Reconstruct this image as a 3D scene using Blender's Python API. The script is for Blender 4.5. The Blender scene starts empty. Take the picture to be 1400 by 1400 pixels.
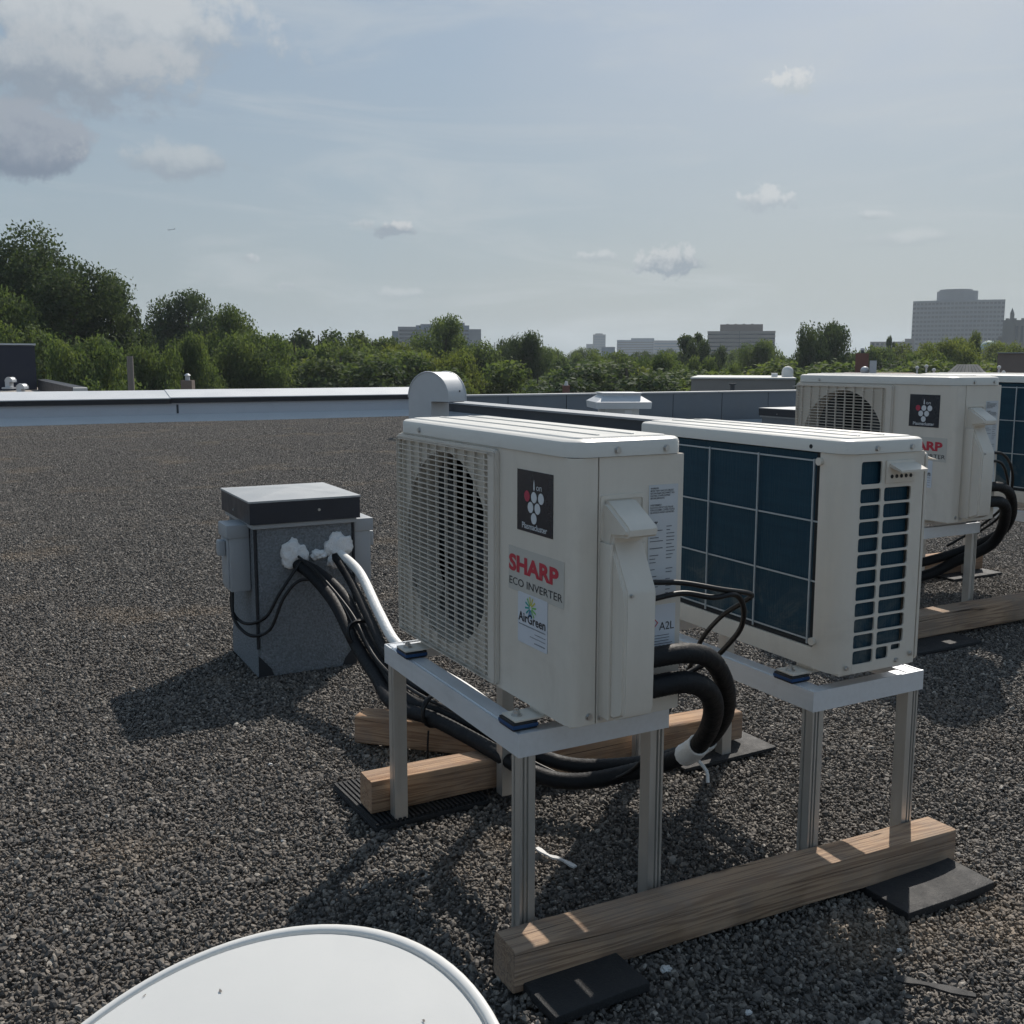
import bpy, bmesh, math, random
import numpy as np
from mathutils import Vector, Matrix, noise
from mathutils.geometry import tessellate_polygon
R = math.radians
random.seed(7); rng = np.random.default_rng(7)
sc = bpy.context.scene
COL = sc.collection

# ------------------------------------------------------------------ camera
CAM_H, PITCH, YAW, ROLL, FPX, CYP = 1.1825, 0.1374, -0.4921, 0.002, 1383.27, 685.64   # focal length in pixels of a 1400 px frame
cam_d = bpy.data.cameras.new('camera'); cam = bpy.data.objects.new('camera', cam_d); COL.objects.link(cam)
cam_d.sensor_width = 36; cam_d.lens = FPX / 1400 * 36; cam_d.shift_y = -(700 - CYP) / 1400
cam_d.clip_start = 0.05; cam_d.clip_end = 12000
cam.matrix_world = Matrix.Translation((0, 0, CAM_H)) @ Matrix.Rotation(YAW, 4, 'Z') @ Matrix.Rotation(math.pi / 2 - PITCH, 4, 'X') @ Matrix.Rotation(ROLL, 4, 'Z')
sc.camera = cam

# ------------------------------------------------------------------ light and sky
SUN_AZ = math.atan2(0.653, 0.757); SUN_EL = R(45)
sun_d = bpy.data.lights.new('sun', 'SUN'); sun = bpy.data.objects.new('sun', sun_d); COL.objects.link(sun)
sun_d.energy = 3.9; sun_d.angle = R(0.6); sun_d.color = (1.0, 0.93, 0.84)
sdir = Vector((math.cos(SUN_EL) * math.cos(SUN_AZ), math.cos(SUN_EL) * math.sin(SUN_AZ), math.sin(SUN_EL)))
sun.rotation_euler = sdir.to_track_quat('Z', 'Y').to_euler(); sun.location = (0, 0, 60)

def pixdir(px, py):
    """unit direction through a pixel of the 1400 px photograph (used once, to read bearings of clouds)"""
    x = (px - 700) / FPX; y = -(py - CYP) / FPX
    fw = math.cos(PITCH) + math.sin(PITCH) * y; z = -math.sin(PITCH) + math.cos(PITCH) * y
    c, s = math.cos(YAW), math.sin(YAW)
    return Vector((c * x - s * fw, s * x + c * fw, z)).normalized()

world = bpy.data.worlds.new('World'); sc.world = world; world.use_nodes = True
nt = world.node_tree; nt.nodes.clear()
def N(t, typ, **kw):
    n = t.nodes.new(typ)
    for k, v in kw.items(): setattr(n, k, v)
    return n
def setin(n, **kw):
    for k, v in kw.items(): n.inputs[k.replace('_', ' ')].default_value = v
def math_n(t, op, a, b=None, c=None, clamp=False):
    n = N(t, 'ShaderNodeMath', operation=op, use_clamp=clamp)
    for i, v in enumerate((a, b, c)):
        if v is None: continue
        if isinstance(v, (int, float)): n.inputs[i].default_value = v
        else: t.links.new(v, n.inputs[i])
    return n.outputs[0]
def mixc(t, fac, a, b, blend='MIX'):
    n = N(t, 'ShaderNodeMix', data_type='RGBA', blend_type=blend)
    for i, v in ((0, fac), (6, a), (7, b)):
        if isinstance(v, (int, float)): n.inputs[i].default_value = v
        elif isinstance(v, tuple): n.inputs[i].default_value = v if len(v) == 4 else (*v, 1)
        else: t.links.new(v, n.inputs[i])
    return n.outputs[2]
def smooth(t, v, lo, hi, o0=0.0, o1=1.0):
    n = N(t, 'ShaderNodeMapRange', interpolation_type='SMOOTHSTEP')
    t.links.new(v, n.inputs[0])
    for i, x in enumerate((lo, hi, o0, o1)): n.inputs[i + 1].default_value = x
    return n.outputs[0]

sky = N(nt, 'ShaderNodeTexSky', sky_type='NISHITA'); sky.sun_disc = False
sky.sun_elevation = SUN_EL; sky.sun_rotation = math.pi / 2 - SUN_AZ
sky.altitude = 60; sky.air_density = 1.0; sky.dust_density = 3.6; sky.ozone_density = 1.5
tc = N(nt, 'ShaderNodeTexCoord'); gen = tc.outputs['Generated']
sep = N(nt, 'ShaderNodeSeparateXYZ'); nt.links.new(gen, sep.inputs[0])
az = math_n(nt, 'ARCTAN2', sep.outputs[1], sep.outputs[0]); el = math_n(nt, 'ARCSINE', sep.outputs[2])
def wnoise(vec, scale, detail=6, rough=0.6, dist=0.0):
    n = N(nt, 'ShaderNodeTexNoise'); nt.links.new(vec, n.inputs['Vector']); setin(n, Scale=scale, Detail=detail, Roughness=rough, Distortion=dist)
    return n.outputs['Fac']
# thin high veil, stretched sideways, all round the sky
mp = N(nt, 'ShaderNodeMapping'); nt.links.new(gen, mp.inputs[0]); mp.inputs['Scale'].default_value = (1, 1, 2.2)
veil = smooth(nt, wnoise(mp.outputs[0], 1.9, 5, 0.55, 0.5), 0.32, 0.78)
streak = N(nt, 'ShaderNodeMapping'); nt.links.new(gen, streak.inputs[0]); streak.inputs['Scale'].default_value = (1.4, 1.4, 7.0); streak.inputs['Rotation'].default_value = (0.25, 0.1, 0)
wisp = smooth(nt, wnoise(streak.outputs[0], 2.6, 7, 0.6, 0.8), 0.47, 0.74)
low = smooth(nt, el, 0.42, 0.0)
veil_c = mixc(nt, low, (4.5, 6.7, 9.2), (6.2, 7.5, 8.2))
veil_f = math_n(nt, 'ADD', math_n(nt, 'MULTIPLY', veil, 0.18), math_n(nt, 'ADD', math_n(nt, 'MULTIPLY', low, 0.22), 0.50), clamp=True)
col = mixc(nt, veil_f, sky.outputs[0], veil_c)
col = mixc(nt, math_n(nt, 'MULTIPLY', wisp, 0.42), col, (8.9, 9.5, 9.8))
big = wnoise(gen, 14, 8, 0.62, 0.2); fine = wnoise(gen, 48, 8, 0.62, 0.2); fine2 = wnoise(gen, 130, 5, 0.6)
def cen(v, k): return math_n(nt, 'MULTIPLY', math_n(nt, 'SUBTRACT', v, 0.5), k)
puff_big = math_n(nt, 'ADD', cen(big, 3.2), cen(fine, 1.3)); puff_small = math_n(nt, 'ADD', cen(fine, 3.4), cen(fine2, 1.6))
# clouds: bearing, half width and height (radians), cover, brightness of top and base
def cloud(col, px, py, wpx, hpx, cover, top, base, edge=0.55, rough=1.0):
    puff = puff_big if wpx > 80 else puff_small
    d = pixdir(px, py); a0 = math.atan2(d.y, d.x); e0 = math.asin(d.z)
    da = math_n(nt, 'DIVIDE', math_n(nt, 'SUBTRACT', az, a0), wpx / FPX)
    de = math_n(nt, 'DIVIDE', math_n(nt, 'SUBTRACT', el, e0), hpx / FPX)
    r = math_n(nt, 'SQRT', math_n(nt, 'ADD', math_n(nt, 'MULTIPLY', da, da), math_n(nt, 'MULTIPLY', de, de)))
    m = smooth(nt, math_n(nt, 'SUBTRACT', r, math_n(nt, 'MULTIPLY', puff, rough)), 1.0, 1.0 - edge, 0.0, cover)
    shade = smooth(nt, math_n(nt, 'ADD', de, math_n(nt, 'MULTIPLY', puff, 0.9)), -0.45, 0.65)
    return mixc(nt, m, col, mixc(nt, shade, (*base, 1), (*top, 1)))
WT, WB = (9.4, 9.7, 9.9), (6.3, 7.0, 7.6)
col = cloud(col, 150, 40, 215, 62, 0.72, (9.6, 9.9, 10.0), (5.6, 6.3, 7.1), 0.55, 0.8)
col = cloud(col, 60, 100, 190, 52, 0.80, (7.6, 8.1, 8.6), (4.3, 5.0, 5.9), 0.6, 0.8)
col = cloud(col, 5, 188, 98, 50, 0.92, (5.4, 6.0, 6.9), (3.1, 3.8, 4.9), 0.3, 0.5)
col = cloud(col, 255, 226, 112, 30, 0.62, (8.2, 8.7, 9.0), (4.8, 5.5, 6.4), 0.6, 0.85)
col = cloud(col, 538, 314, 36, 12, 0.88, WT, (4.9, 5.7, 6.6), 0.35, 0.55)
col = cloud(col, 500, 308, 22, 9, 0.5, WT, WB, 0.6, 0.8)
col = cloud(col, 338, 354, 16, 8, 0.7, (9.6, 10, 10.2), WB, 0.45, 0.5)
col = cloud(col, 392, 391, 16, 7, 0.5, (9.6, 10, 10.2), WB, 0.5, 0.5)
col = cloud(col, 918, 358, 50, 22, 0.84, (9.0, 9.4, 9.6), (4.5, 5.3, 6.2), 0.42, 0.65)
col = cloud(col, 818, 352, 38, 10, 0.6, (9.6, 10, 10.2), WB, 0.6, 0.8)
col = cloud(col, 1084, 114, 38, 17, 0.74, (11.0, 11.2, 11.2), (7.6, 8.4, 9.0), 0.55, 0.95)
col = cloud(col, 1046, 272, 46, 15, 0.66, (10.4, 10.7, 10.8), (6.4, 7.2, 8.0), 0.55, 0.95)
col = cloud(col, 1190, 294, 28, 7, 0.45, (10.2, 10.6, 10.8), WB, 0.6, 0.7)
col = cloud(col, 545, 402, 56, 9, 0.40, (9.8, 10.2, 10.4), WB, 0.8, 0.8)
col = cloud(col, 1250, 325, 120, 12, 0.40, (9.8, 10.2, 10.4), WB, 0.8, 0.8)
bg = N(nt, 'ShaderNodeBackground'); nt.links.new(col, bg.inputs[0]); bg.inputs[1].default_value = 0.05
wo = N(nt, 'ShaderNodeOutputWorld'); nt.links.new(bg.outputs[0], wo.inputs[0])

sc.view_settings.view_transform = 'Standard'; sc.view_settings.look = 'None'
sc.view_settings.exposure = 0.3; sc.view_settings.gamma = 1.0; sc.view_settings.use_curve_mapping = False
try:
    sc.cycles.use_denoising = True; sc.cycles.use_adaptive_sampling = True; sc.cycles.adaptive_threshold = 0.02
    sc.cycles.max_bounces = 6; sc.cycles.diffuse_bounces = 3; sc.cycles.transparent_max_bounces = 8; sc.cycles.volume_bounces = 0
except Exception: pass

def pix(px, py, fw):
    """world point on the bearing of a pixel, fw metres ahead of the viewpoint (gives every far thing its own distance)"""
    d = pixdir(px, py); c, s = math.cos(YAW), math.sin(YAW)
    return Vector((0, 0, CAM_H)) + d * (fw / (-s * d.x + c * d.y))
def bearing_z():  # heading that faces the viewpoint side of the street grid
    return YAW

# ------------------------------------------------------------------ materials
MATS = {}
def mat(name, color, rough=0.6, metal=0.0, var=0.12, scale=8.0, bump=0.0, bscale=60.0, spec=0.5, stretch=None, dirt=0.0, dirtcol=(0.12, 0.10, 0.08), rvar=0.1, coord='Object'):
    m = bpy.data.materials.new(name); m.use_nodes = True; t = m.node_tree; b = t.nodes['Principled BSDF']
    tcn = N(t, 'ShaderNodeTexCoord'); v = tcn.outputs[coord]
    if stretch:
        mpn = N(t, 'ShaderNodeMapping'); t.links.new(v, mpn.inputs[0]); mpn.inputs['Scale'].default_value = stretch; v = mpn.outputs[0]
    n = N(t, 'ShaderNodeTexNoise'); t.links.new(v, n.inputs['Vector']); setin(n, Scale=scale, Detail=7.0, Roughness=0.62)
    c = mixc(t, n.outputs['Fac'], tuple(x * (1 - var) for x in color), tuple(min(1, x * (1 + var)) for x in color))
    if dirt > 0:
        n3 = N(t, 'ShaderNodeTexNoise'); t.links.new(tcn.outputs[coord], n3.inputs['Vector']); setin(n3, Scale=scale * 0.6 + 3.1, Detail=9.0, Roughness=0.7, Distortion=0.6)
        c = mixc(t, smooth(t, n3.outputs['Fac'], 0.52, 0.78, 0, dirt), c, dirtcol)
    t.links.new(c, b.inputs['Base Color'])
    t.links.new(smooth(t, n.outputs['Fac'], 0.2, 0.8, max(0.03, rough - rvar), min(1, rough + rvar)), b.inputs['Roughness'])
    b.inputs['Metallic'].default_value = metal; b.inputs['Specular IOR Level'].default_value = spec
    if bump:
        n2 = N(t, 'ShaderNodeTexNoise'); t.links.new(v, n2.inputs['Vector']); setin(n2, Scale=bscale, Detail=5.0, Roughness=0.6)
        bp = N(t, 'ShaderNodeBump'); bp.inputs['Strength'].default_value = bump; bp.inputs['Distance'].default_value = 0.01
        t.links.new(n2.outputs['Fac'], bp.inputs['Height']); t.links.new(bp.outputs[0], b.inputs['Normal'])
    MATS[name] = m
    return m
mat('beige', (0.665, 0.615, 0.54), 0.42, var=0.08, scale=3, bump=0.05, bscale=160, stretch=(9, 9, 1.1), dirt=0.42, dirtcol=(0.46, 0.41, 0.345))
mat('beige_lid', (0.66, 0.645, 0.60), 0.36, var=0.05, scale=6, bump=0.04, bscale=120, dirt=0.25, dirtcol=(0.42, 0.39, 0.34))
mat('grille', (0.62, 0.57, 0.50), 0.45, var=0.05, scale=8, dirt=0.2, dirtcol=(0.36, 0.33, 0.28))
mat('brand_plate', (0.52, 0.50, 0.455), 0.5, var=0.04)
mat('cavity', (0.018, 0.02, 0.022), 0.8, var=0.2)
mat('fan_plastic', (0.030, 0.034, 0.038), 0.5, var=0.1)
mat('aluminium', (0.72, 0.75, 0.78), 0.40, metal=0.35, var=0.10, scale=3, bump=0.12, bscale=40, stretch=(30, 1.2, 30), dirt=0.3, dirtcol=(0.34, 0.34, 0.34))
mat('aluminium_leg', (0.58, 0.57, 0.54), 0.42, metal=0.75, var=0.12, scale=3, bump=0.12, bscale=40, stretch=(30, 30, 1.2), dirt=0.3, dirtcol=(0.30, 0.28, 0.26))
mat('steel', (0.55, 0.55, 0.54), 0.35, metal=0.9, var=0.2, scale=60)
mat('rubber', (0.014, 0.015, 0.017), 0.7, var=0.3, scale=30, bump=0.35, bscale=220, dirt=0.35, dirtcol=(0.045, 0.042, 0.038))
mat('pad_blue', (0.010, 0.055, 0.16), 0.55, var=0.2, scale=30)
mat('pad_black', (0.010, 0.012, 0.016), 0.5, var=0.2, scale=30)
mat('hose', (0.008, 0.009, 0.011), 0.6, spec=0.28, var=0.35, scale=40, bump=0.25, bscale=90, dirt=0.12, dirtcol=(0.035, 0.035, 0.037))
mat('hose_white', (0.78, 0.77, 0.74), 0.45, var=0.08, scale=40, bump=0.3, bscale=60, dirt=0.3, dirtcol=(0.45, 0.43, 0.4))
mat('cable', (0.008, 0.008, 0.009), 0.45, spec=0.35, var=0.3, scale=50)
mat('tape_white', (0.80, 0.80, 0.78), 0.5, var=0.08, scale=80, bump=0.4, bscale=150)
mat('foam', (0.78, 0.78, 0.78), 0.85, var=0.12, scale=60, bump=0.8, bscale=120)
mat('curb_granule', (0.20, 0.218, 0.235), 0.9, var=0.99, scale=120, bump=1.0, bscale=150)
mat('curb_seam', (0.018, 0.020, 0.024), 0.7, var=0.3, scale=50)
mat('cap_dark', (0.016, 0.021, 0.032), 0.42, var=0.2, scale=12, dirt=0.2, dirtcol=(0.05, 0.052, 0.06))
mat('cap_sheet', (0.36, 0.375, 0.385), 0.45, metal=0.1, var=0.15, scale=7, dirt=0.4, dirtcol=(0.25, 0.26, 0.27))
mat('box_grey', (0.33, 0.35, 0.37), 0.5, var=0.06, scale=10)
mat('galvanised', (0.52, 0.54, 0.56), 0.5, metal=0.1, var=0.10, scale=6, dirt=0.25, dirtcol=(0.38, 0.39, 0.4))
mat('white_sheet', (0.50, 0.53, 0.58), 0.55, var=0.07, scale=1.2, bump=0.15, bscale=4, dirt=0.35, dirtcol=(0.36, 0.38, 0.42))
mat('white_cap', (0.54, 0.56, 0.58), 0.5, var=0.06, scale=1.5, dirt=0.3, dirtcol=(0.45, 0.46, 0.47))
mat('black_trim', (0.014, 0.016, 0.022), 0.5, var=0.2)
mat('membrane_dark', (0.055, 0.062, 0.072), 0.8, var=0.18, scale=3, bump=0.2, bscale=80, dirt=0.4, dirtcol=(0.11, 0.115, 0.12))
mat('panel_grey', (0.115, 0.135, 0.16), 0.7, var=0.15, scale=2, bump=0.2, bscale=90, dirt=0.35, dirtcol=(0.17, 0.185, 0.2))
mat('cap_grey', (0.30, 0.32, 0.34), 0.55, var=0.12, scale=3)
mat('roof_grey', (0.25, 0.26, 0.26), 0.9, var=0.15, scale=2, dirt=0.4, dirtcol=(0.15, 0.14, 0.13))
mat('roof_tan', (0.30, 0.27, 0.24), 0.95, var=0.2, scale=3)
mat('dish', (0.69, 0.685, 0.66), 0.40, var=0.05, scale=4, bump=0.03, bscale=20, dirt=0.30, dirtcol=(0.58, 0.575, 0.55), rvar=0.15)
mat('navy_sheet', (0.012, 0.016, 0.034), 0.6, var=0.2, scale=2)
mat('asphalt_ground', (0.10, 0.105, 0.09), 0.95, var=0.3, scale=0.05)
mat('bark', (0.07, 0.055, 0.04), 0.95, var=0.35, scale=12, bump=0.6, bscale=30)
mat('red', (0.50, 0.030, 0.055), 0.45, var=0.04)
mat('ink', (0.025, 0.026, 0.030), 0.5, var=0.05)
mat('print_grey', (0.13, 0.14, 0.16), 0.5, var=0.05)
mat('sticker_black', (0.010, 0.015, 0.026), 0.25, var=0.05)
mat('sticker_white', (0.62, 0.65, 0.70), 0.4, var=0.03)
mat('paper', (0.56, 0.58, 0.60), 0.55, var=0.04)
mat('dot_white', (0.62, 0.65, 0.68), 0.4, var=0.03)
mat('dot_red', (0.42, 0.03, 0.07), 0.4, var=0.04)
mat('logo_yellow', (0.55, 0.52, 0.06), 0.45, var=0.04); mat('logo_green', (0.20, 0.50, 0.12), 0.45, var=0.04); mat('logo_teal', (0.02, 0.33, 0.30), 0.45, var=0.04); mat('logo_blue', (0.02, 0.20, 0.40), 0.45, var=0.04)
mat('wire', (0.46, 0.50, 0.52), 0.45, metal=0.3, var=0.05)
mat('brick_red', (0.16, 0.075, 0.06), 0.9, var=0.25, scale=2); mat('brick_brown', (0.17, 0.135, 0.12), 0.9, var=0.2, scale=2); mat('brick_grey', (0.24, 0.23, 0.22), 0.9, var=0.15, scale=1.2)
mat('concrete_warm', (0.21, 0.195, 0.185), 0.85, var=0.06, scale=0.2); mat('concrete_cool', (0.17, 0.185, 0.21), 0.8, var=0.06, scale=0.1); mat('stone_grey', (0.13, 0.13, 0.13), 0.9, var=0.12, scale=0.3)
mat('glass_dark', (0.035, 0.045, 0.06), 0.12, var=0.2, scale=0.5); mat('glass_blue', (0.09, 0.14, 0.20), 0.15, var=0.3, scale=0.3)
mat('copper_green', (0.18, 0.28, 0.26), 0.7, var=0.15, scale=1); mat('pale_roof', (0.62, 0.62, 0.60), 0.8, var=0.1, scale=1)
mat('plastic_pale', (0.55, 0.55, 0.54), 0.5, var=0.1); mat('wood_grey', (0.20, 0.18, 0.165), 0.9, var=0.25, scale=6, stretch=(8, 8, 0.5)); mat('plane_white', (0.5, 0.5, 0.5), 0.4)

def mat_coil():
    m = bpy.data.materials.new('coil'); m.use_nodes = True; t = m.node_tree; b = t.nodes['Principled BSDF']
    tcn = N(t, 'ShaderNodeTexCoord'); v = tcn.outputs['Object']
    mpn = N(t, 'ShaderNodeMapping'); t.links.new(v, mpn.inputs[0]); mpn.inputs['Scale'].default_value = (2.5, 2.5, 26)
    n = N(t, 'ShaderNodeTexNoise'); t.links.new(mpn.outputs[0], n.inputs['Vector']); setin(n, Scale=2.2, Detail=6.0, Roughness=0.65)
    c = mixc(t, n.outputs['Fac'], (0.005, 0.030, 0.056), (0.018, 0.066, 0.098))
    n2 = N(t, 'ShaderNodeTexNoise'); t.links.new(v, n2.inputs['Vector']); setin(n2, Scale=7.0, Detail=8.0, Roughness=0.75, Distortion=0.8)
    sp = N(t, 'ShaderNodeSeparateXYZ'); t.links.new(v, sp.inputs[0])
    dust = math_n(t, 'MULTIPLY', smooth(t, n2.outputs['Fac'], 0.46, 0.70, 0, 0.85), smooth(t, sp.outputs[2], 0.24, 0.10))
    c = mixc(t, dust, c, (0.11, 0.13, 0.13))
    t.links.new(c, b.inputs['Base Color']); b.inputs['Roughness'].default_value = 0.5; b.inputs['Metallic'].default_value = 0.1; b.inputs['Specular IOR Level'].default_value = 0.25
    w = N(t, 'ShaderNodeTexNoise'); mp2 = N(t, 'ShaderNodeMapping'); t.links.new(v, mp2.inputs[0]); mp2.inputs['Scale'].default_value = (420, 420, 6)
    t.links.new(mp2.outputs[0], w.inputs['Vector']); setin(w, Scale=1.0, Detail=2.0)
    bp = N(t, 'ShaderNodeBump'); bp.inputs['Strength'].default_value = 0.5; bp.inputs['Distance'].default_value = 0.004
    t.links.new(w.outputs['Fac'], bp.inputs['Height']); t.links.new(bp.outputs[0], b.inputs['Normal'])
    MATS['coil'] = m
mat_coil()
def mat_wood(name, base, dark, grey):
    """sawn softwood: growth rings cut along the beam, knots, checks; x runs along the beam"""
    m = bpy.data.materials.new(name); m.use_nodes = True; t = m.node_tree; b = t.nodes['Principled BSDF']
    tcn = N(t, 'ShaderNodeTexCoord'); v = tcn.outputs['Object']; oi = N(t, 'ShaderNodeObjectInfo')
    ad = N(t, 'ShaderNodeVectorMath', operation='ADD'); t.links.new(v, ad.inputs[0])
    cmb = N(t, 'ShaderNodeCombineXYZ'); t.links.new(math_n(t, 'MULTIPLY', oi.outputs['Random'], 17.0), cmb.inputs[0]); t.links.new(cmb.outputs[0], ad.inputs[1])
    mpn = N(t, 'ShaderNodeMapping'); t.links.new(ad.outputs[0], mpn.inputs[0]); mpn.inputs['Scale'].default_value = (0.75, 20, 20)
    nz = N(t, 'ShaderNodeTexNoise'); t.links.new(mpn.outputs[0], nz.inputs['Vector']); setin(nz, Scale=1.4, Detail=3.5, Roughness=0.5, Distortion=0.5)
    ring = N(t, 'ShaderNodeMath', operation='PINGPONG'); t.links.new(math_n(t, 'MULTIPLY', nz.outputs['Fac'], 9.0), ring.inputs[0]); ring.inputs[1].default_value = 0.5
    rr = math_n(t, 'MULTIPLY', ring.outputs[0], 2.0)
    c = mixc(t, smooth(t, rr, 0.15, 0.95), base, dark)
    n2 = N(t, 'ShaderNodeTexNoise'); t.links.new(ad.outputs[0], n2.inputs['Vector']); setin(n2, Scale=5.0, Detail=8.0, Roughness=0.7)
    c = mixc(t, smooth(t, n2.outputs['Fac'], 0.36, 0.68, 0, 0.75), c, grey)
    mpk = N(t, 'ShaderNodeMapping'); t.links.new(ad.outputs[0], mpk.inputs[0]); mpk.inputs['Scale'].default_value = (4.0, 10, 10)
    vo = N(t, 'ShaderNodeTexVoronoi'); t.links.new(mpk.outputs[0], vo.inputs['Vector']); setin(vo, Scale=1.0)
    c = mixc(t, smooth(t, vo.outputs['Distance'], 0.17, 0.07, 0, 0.6), c, (dark[0] * 0.35, dark[1] * 0.3, dark[2] * 0.3))
    mpc = N(t, 'ShaderNodeMapping'); t.links.new(ad.outputs[0], mpc.inputs[0]); mpc.inputs['Scale'].default_value = (0.30, 13, 13)
    nc = N(t, 'ShaderNodeTexNoise'); t.links.new(mpc.outputs[0], nc.inputs['Vector']); setin(nc, Scale=1.0, Detail=2.5, Roughness=0.5)
    crack = smooth(t, math_n(t, 'ABSOLUTE', math_n(t, 'SUBTRACT', nc.outputs['Fac'], 0.5)), 0.0034, 0.0010)
    c = mixc(t, math_n(t, 'MULTIPLY', crack, 0.8), c, (0.02, 0.015, 0.012))
    t.links.new(c, b.inputs['Base Color']); b.inputs['Roughness'].default_value = 0.8; b.inputs['Specular IOR Level'].default_value = 0.25
    h = math_n(t, 'SUBTRACT', math_n(t, 'MULTIPLY', rr, 0.25), crack)
    bp = N(t, 'ShaderNodeBump'); bp.inputs['Strength'].default_value = 0.6; bp.inputs['Distance'].default_value = 0.006
    t.links.new(h, bp.inputs['Height']); t.links.new(bp.outputs[0], b.inputs['Normal'])
    MATS[name] = m
mat_wood('timber', (0.44, 0.285, 0.175), (0.27, 0.16, 0.095), (0.25, 0.19, 0.15))
mat_wood('timber_weathered', (0.42, 0.285, 0.185), (0.25, 0.16, 0.105), (0.26, 0.208, 0.168))
def mat_gravel():
    m = bpy.data.materials.new('gravel'); m.use_nodes = True; t = m.node_tree; b = t.nodes['Principled BSDF']
    ge = N(t, 'ShaderNodeNewGeometry'); rnd = ge.outputs['Random Per Island']; pos = ge.outputs['Position']
    oi = N(t, 'ShaderNodeObjectInfo')
    r2 = math_n(t, 'FRACT', math_n(t, 'ADD', math_n(t, 'MULTIPLY', rnd, 7.13), math_n(t, 'MULTIPLY', oi.outputs['Random'], 3.7)))
    cr = N(t, 'ShaderNodeValToRGB'); t.links.new(r2, cr.inputs[0]); e = cr.color_ramp.elements
    e[0].position = 0; e[0].color = (0.040, 0.038, 0.037, 1); e[1].position = 1; e[1].color = (0.38, 0.35, 0.31, 1)
    for p, c in ((0.35, (0.100, 0.090, 0.081, 1)), (0.7, (0.152, 0.135, 0.118, 1)), (0.93, (0.225, 0.198, 0.168, 1))):
        x = e.new(p); x.color = c
    n = N(t, 'ShaderNodeTexNoise'); t.links.new(pos, n.inputs['Vector']); setin(n, Scale=1.15, Detail=5.0, Roughness=0.6)
    n2 = N(t, 'ShaderNodeTexNoise'); t.links.new(pos, n2.inputs['Vector']); setin(n2, Scale=160.0, Detail=4.0)
    c = mixc(t, smooth(t, n2.outputs['Fac'], 0.3, 0.7, 0, 0.4), cr.outputs[0], (0.098, 0.089, 0.080))
    c = mixc(t, smooth(t, n.outputs['Fac'], 0.53, 0.70, 0, 0.75), c, (0.225, 0.178, 0.132))
    t.links.new(c, b.inputs['Base Color']); b.inputs['Roughness'].default_value = 0.72; b.inputs['Specular IOR Level'].default_value = 0.4
    MATS['gravel'] = m
mat_gravel()
def mat_leaf(name, a, bcol, trans=0.35):
    m = bpy.data.materials.new(name); m.use_nodes = True; t = m.node_tree; b = t.nodes['Principled BSDF']
    ge = N(t, 'ShaderNodeNewGeometry'); oi = N(t, 'ShaderNodeObjectInfo')
    c = mixc(t, ge.outputs['Random Per Island'], a, bcol)
    tcn = N(t, 'ShaderNodeTexCoord'); cn = N(t, 'ShaderNodeTexNoise'); t.links.new(tcn.outputs['Object'], cn.inputs['Vector']); setin(cn, Scale=0.55, Detail=3.0)
    c = mixc(t, smooth(t, cn.outputs['Fac'], 0.40, 0.66, 0, 0.75), c, (bcol[0] * 1.45, bcol[1] * 1.3, bcol[2] * 1.1))
    c = mixc(t, math_n(t, 'MULTIPLY', oi.outputs['Random'], 0.35), c, (a[0] * 1.5, a[1] * 1.25, a[2] * 0.9))
    t.links.new(c, b.inputs['Base Color']); b.inputs['Roughness'].default_value = 0.75; b.inputs['Specular IOR Level'].default_value = 0.12
    tr = N(t, 'ShaderNodeBsdfTranslucent'); t.links.new(mixc(t, 1.0, c, (1.25, 1.3, 0.7), 'MULTIPLY'), tr.inputs[0])
    mx = N(t, 'ShaderNodeMixShader'); mx.inputs[0].default_value = trans
    t.links.new(b.outputs[0], mx.inputs[1]); t.links.new(tr.outputs[0], mx.inputs[2]); t.links.new(mx.outputs[0], t.nodes['Material Output'].inputs[0])
    MATS[name] = m
mat_leaf('leaf_dark', (0.040, 0.064, 0.036), (0.068, 0.098, 0.050), 0.32)
mat_leaf('leaf_mid', (0.064, 0.098, 0.044), (0.104, 0.144, 0.062), 0.42)
mat_leaf('leaf_light', (0.095, 0.130, 0.046), (0.140, 0.170, 0.064), 0.42)

# ------------------------------------------------------------------ mesh helpers
def finish(name, me, m, parent=None, smooth_angle=None):
    if isinstance(me, bmesh.types.BMesh):
        d = bpy.data.meshes.new(name); me.to_mesh(d); me.free(); me = d
    o = bpy.data.objects.new(name, me); COL.objects.link(o)
    if m and not me.materials: me.materials.append(MATS[m])
    if smooth_angle is not None: shade(me, smooth_angle)
    if parent: o.parent = parent
    return o
def shade(me, ang=35):
    me.polygons.foreach_set('use_smooth', [True] * len(me.polygons))
    try: me.set_sharp_from_angle(angle=R(ang))
    except Exception: pass
def tag(o, label, cat, group=None, kind=None):
    if label: o['label'] = label
    if cat: o['category'] = cat
    if group: o['group'] = group
    if kind: o['kind'] = kind
    return o
def thing(name, label, cat, loc=(0, 0, 0), rz=0.0, group=None):
    o = bpy.data.objects.new(name, None); COL.objects.link(o); o.location = loc; o.rotation_euler = (0, 0, rz); o.empty_display_size = 0.1
    return tag(o, label, cat, group)
def copy_tree(o, parent=None):
    c = o.copy(); COL.objects.link(c); c.parent = parent
    for ch in list(o.children): copy_tree(ch, c)
    return c
def bx(bm, x0, x1, y0, y1, z0, z1, bev=0.0, seg=2):
    g = bmesh.ops.create_cube(bm, size=1.0)['verts']
    for v in g: v.co = Vector(((x0 + x1) / 2 + v.co.x * (x1 - x0), (y0 + y1) / 2 + v.co.y * (y1 - y0), (z0 + z1) / 2 + v.co.z * (z1 - z0)))
    if bev:
        es = list({e for v in g for e in v.link_edges})
        bmesh.ops.bevel(bm, geom=es, offset=bev, segments=seg, affect='EDGES', profile=0.6)
    return bm
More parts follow.
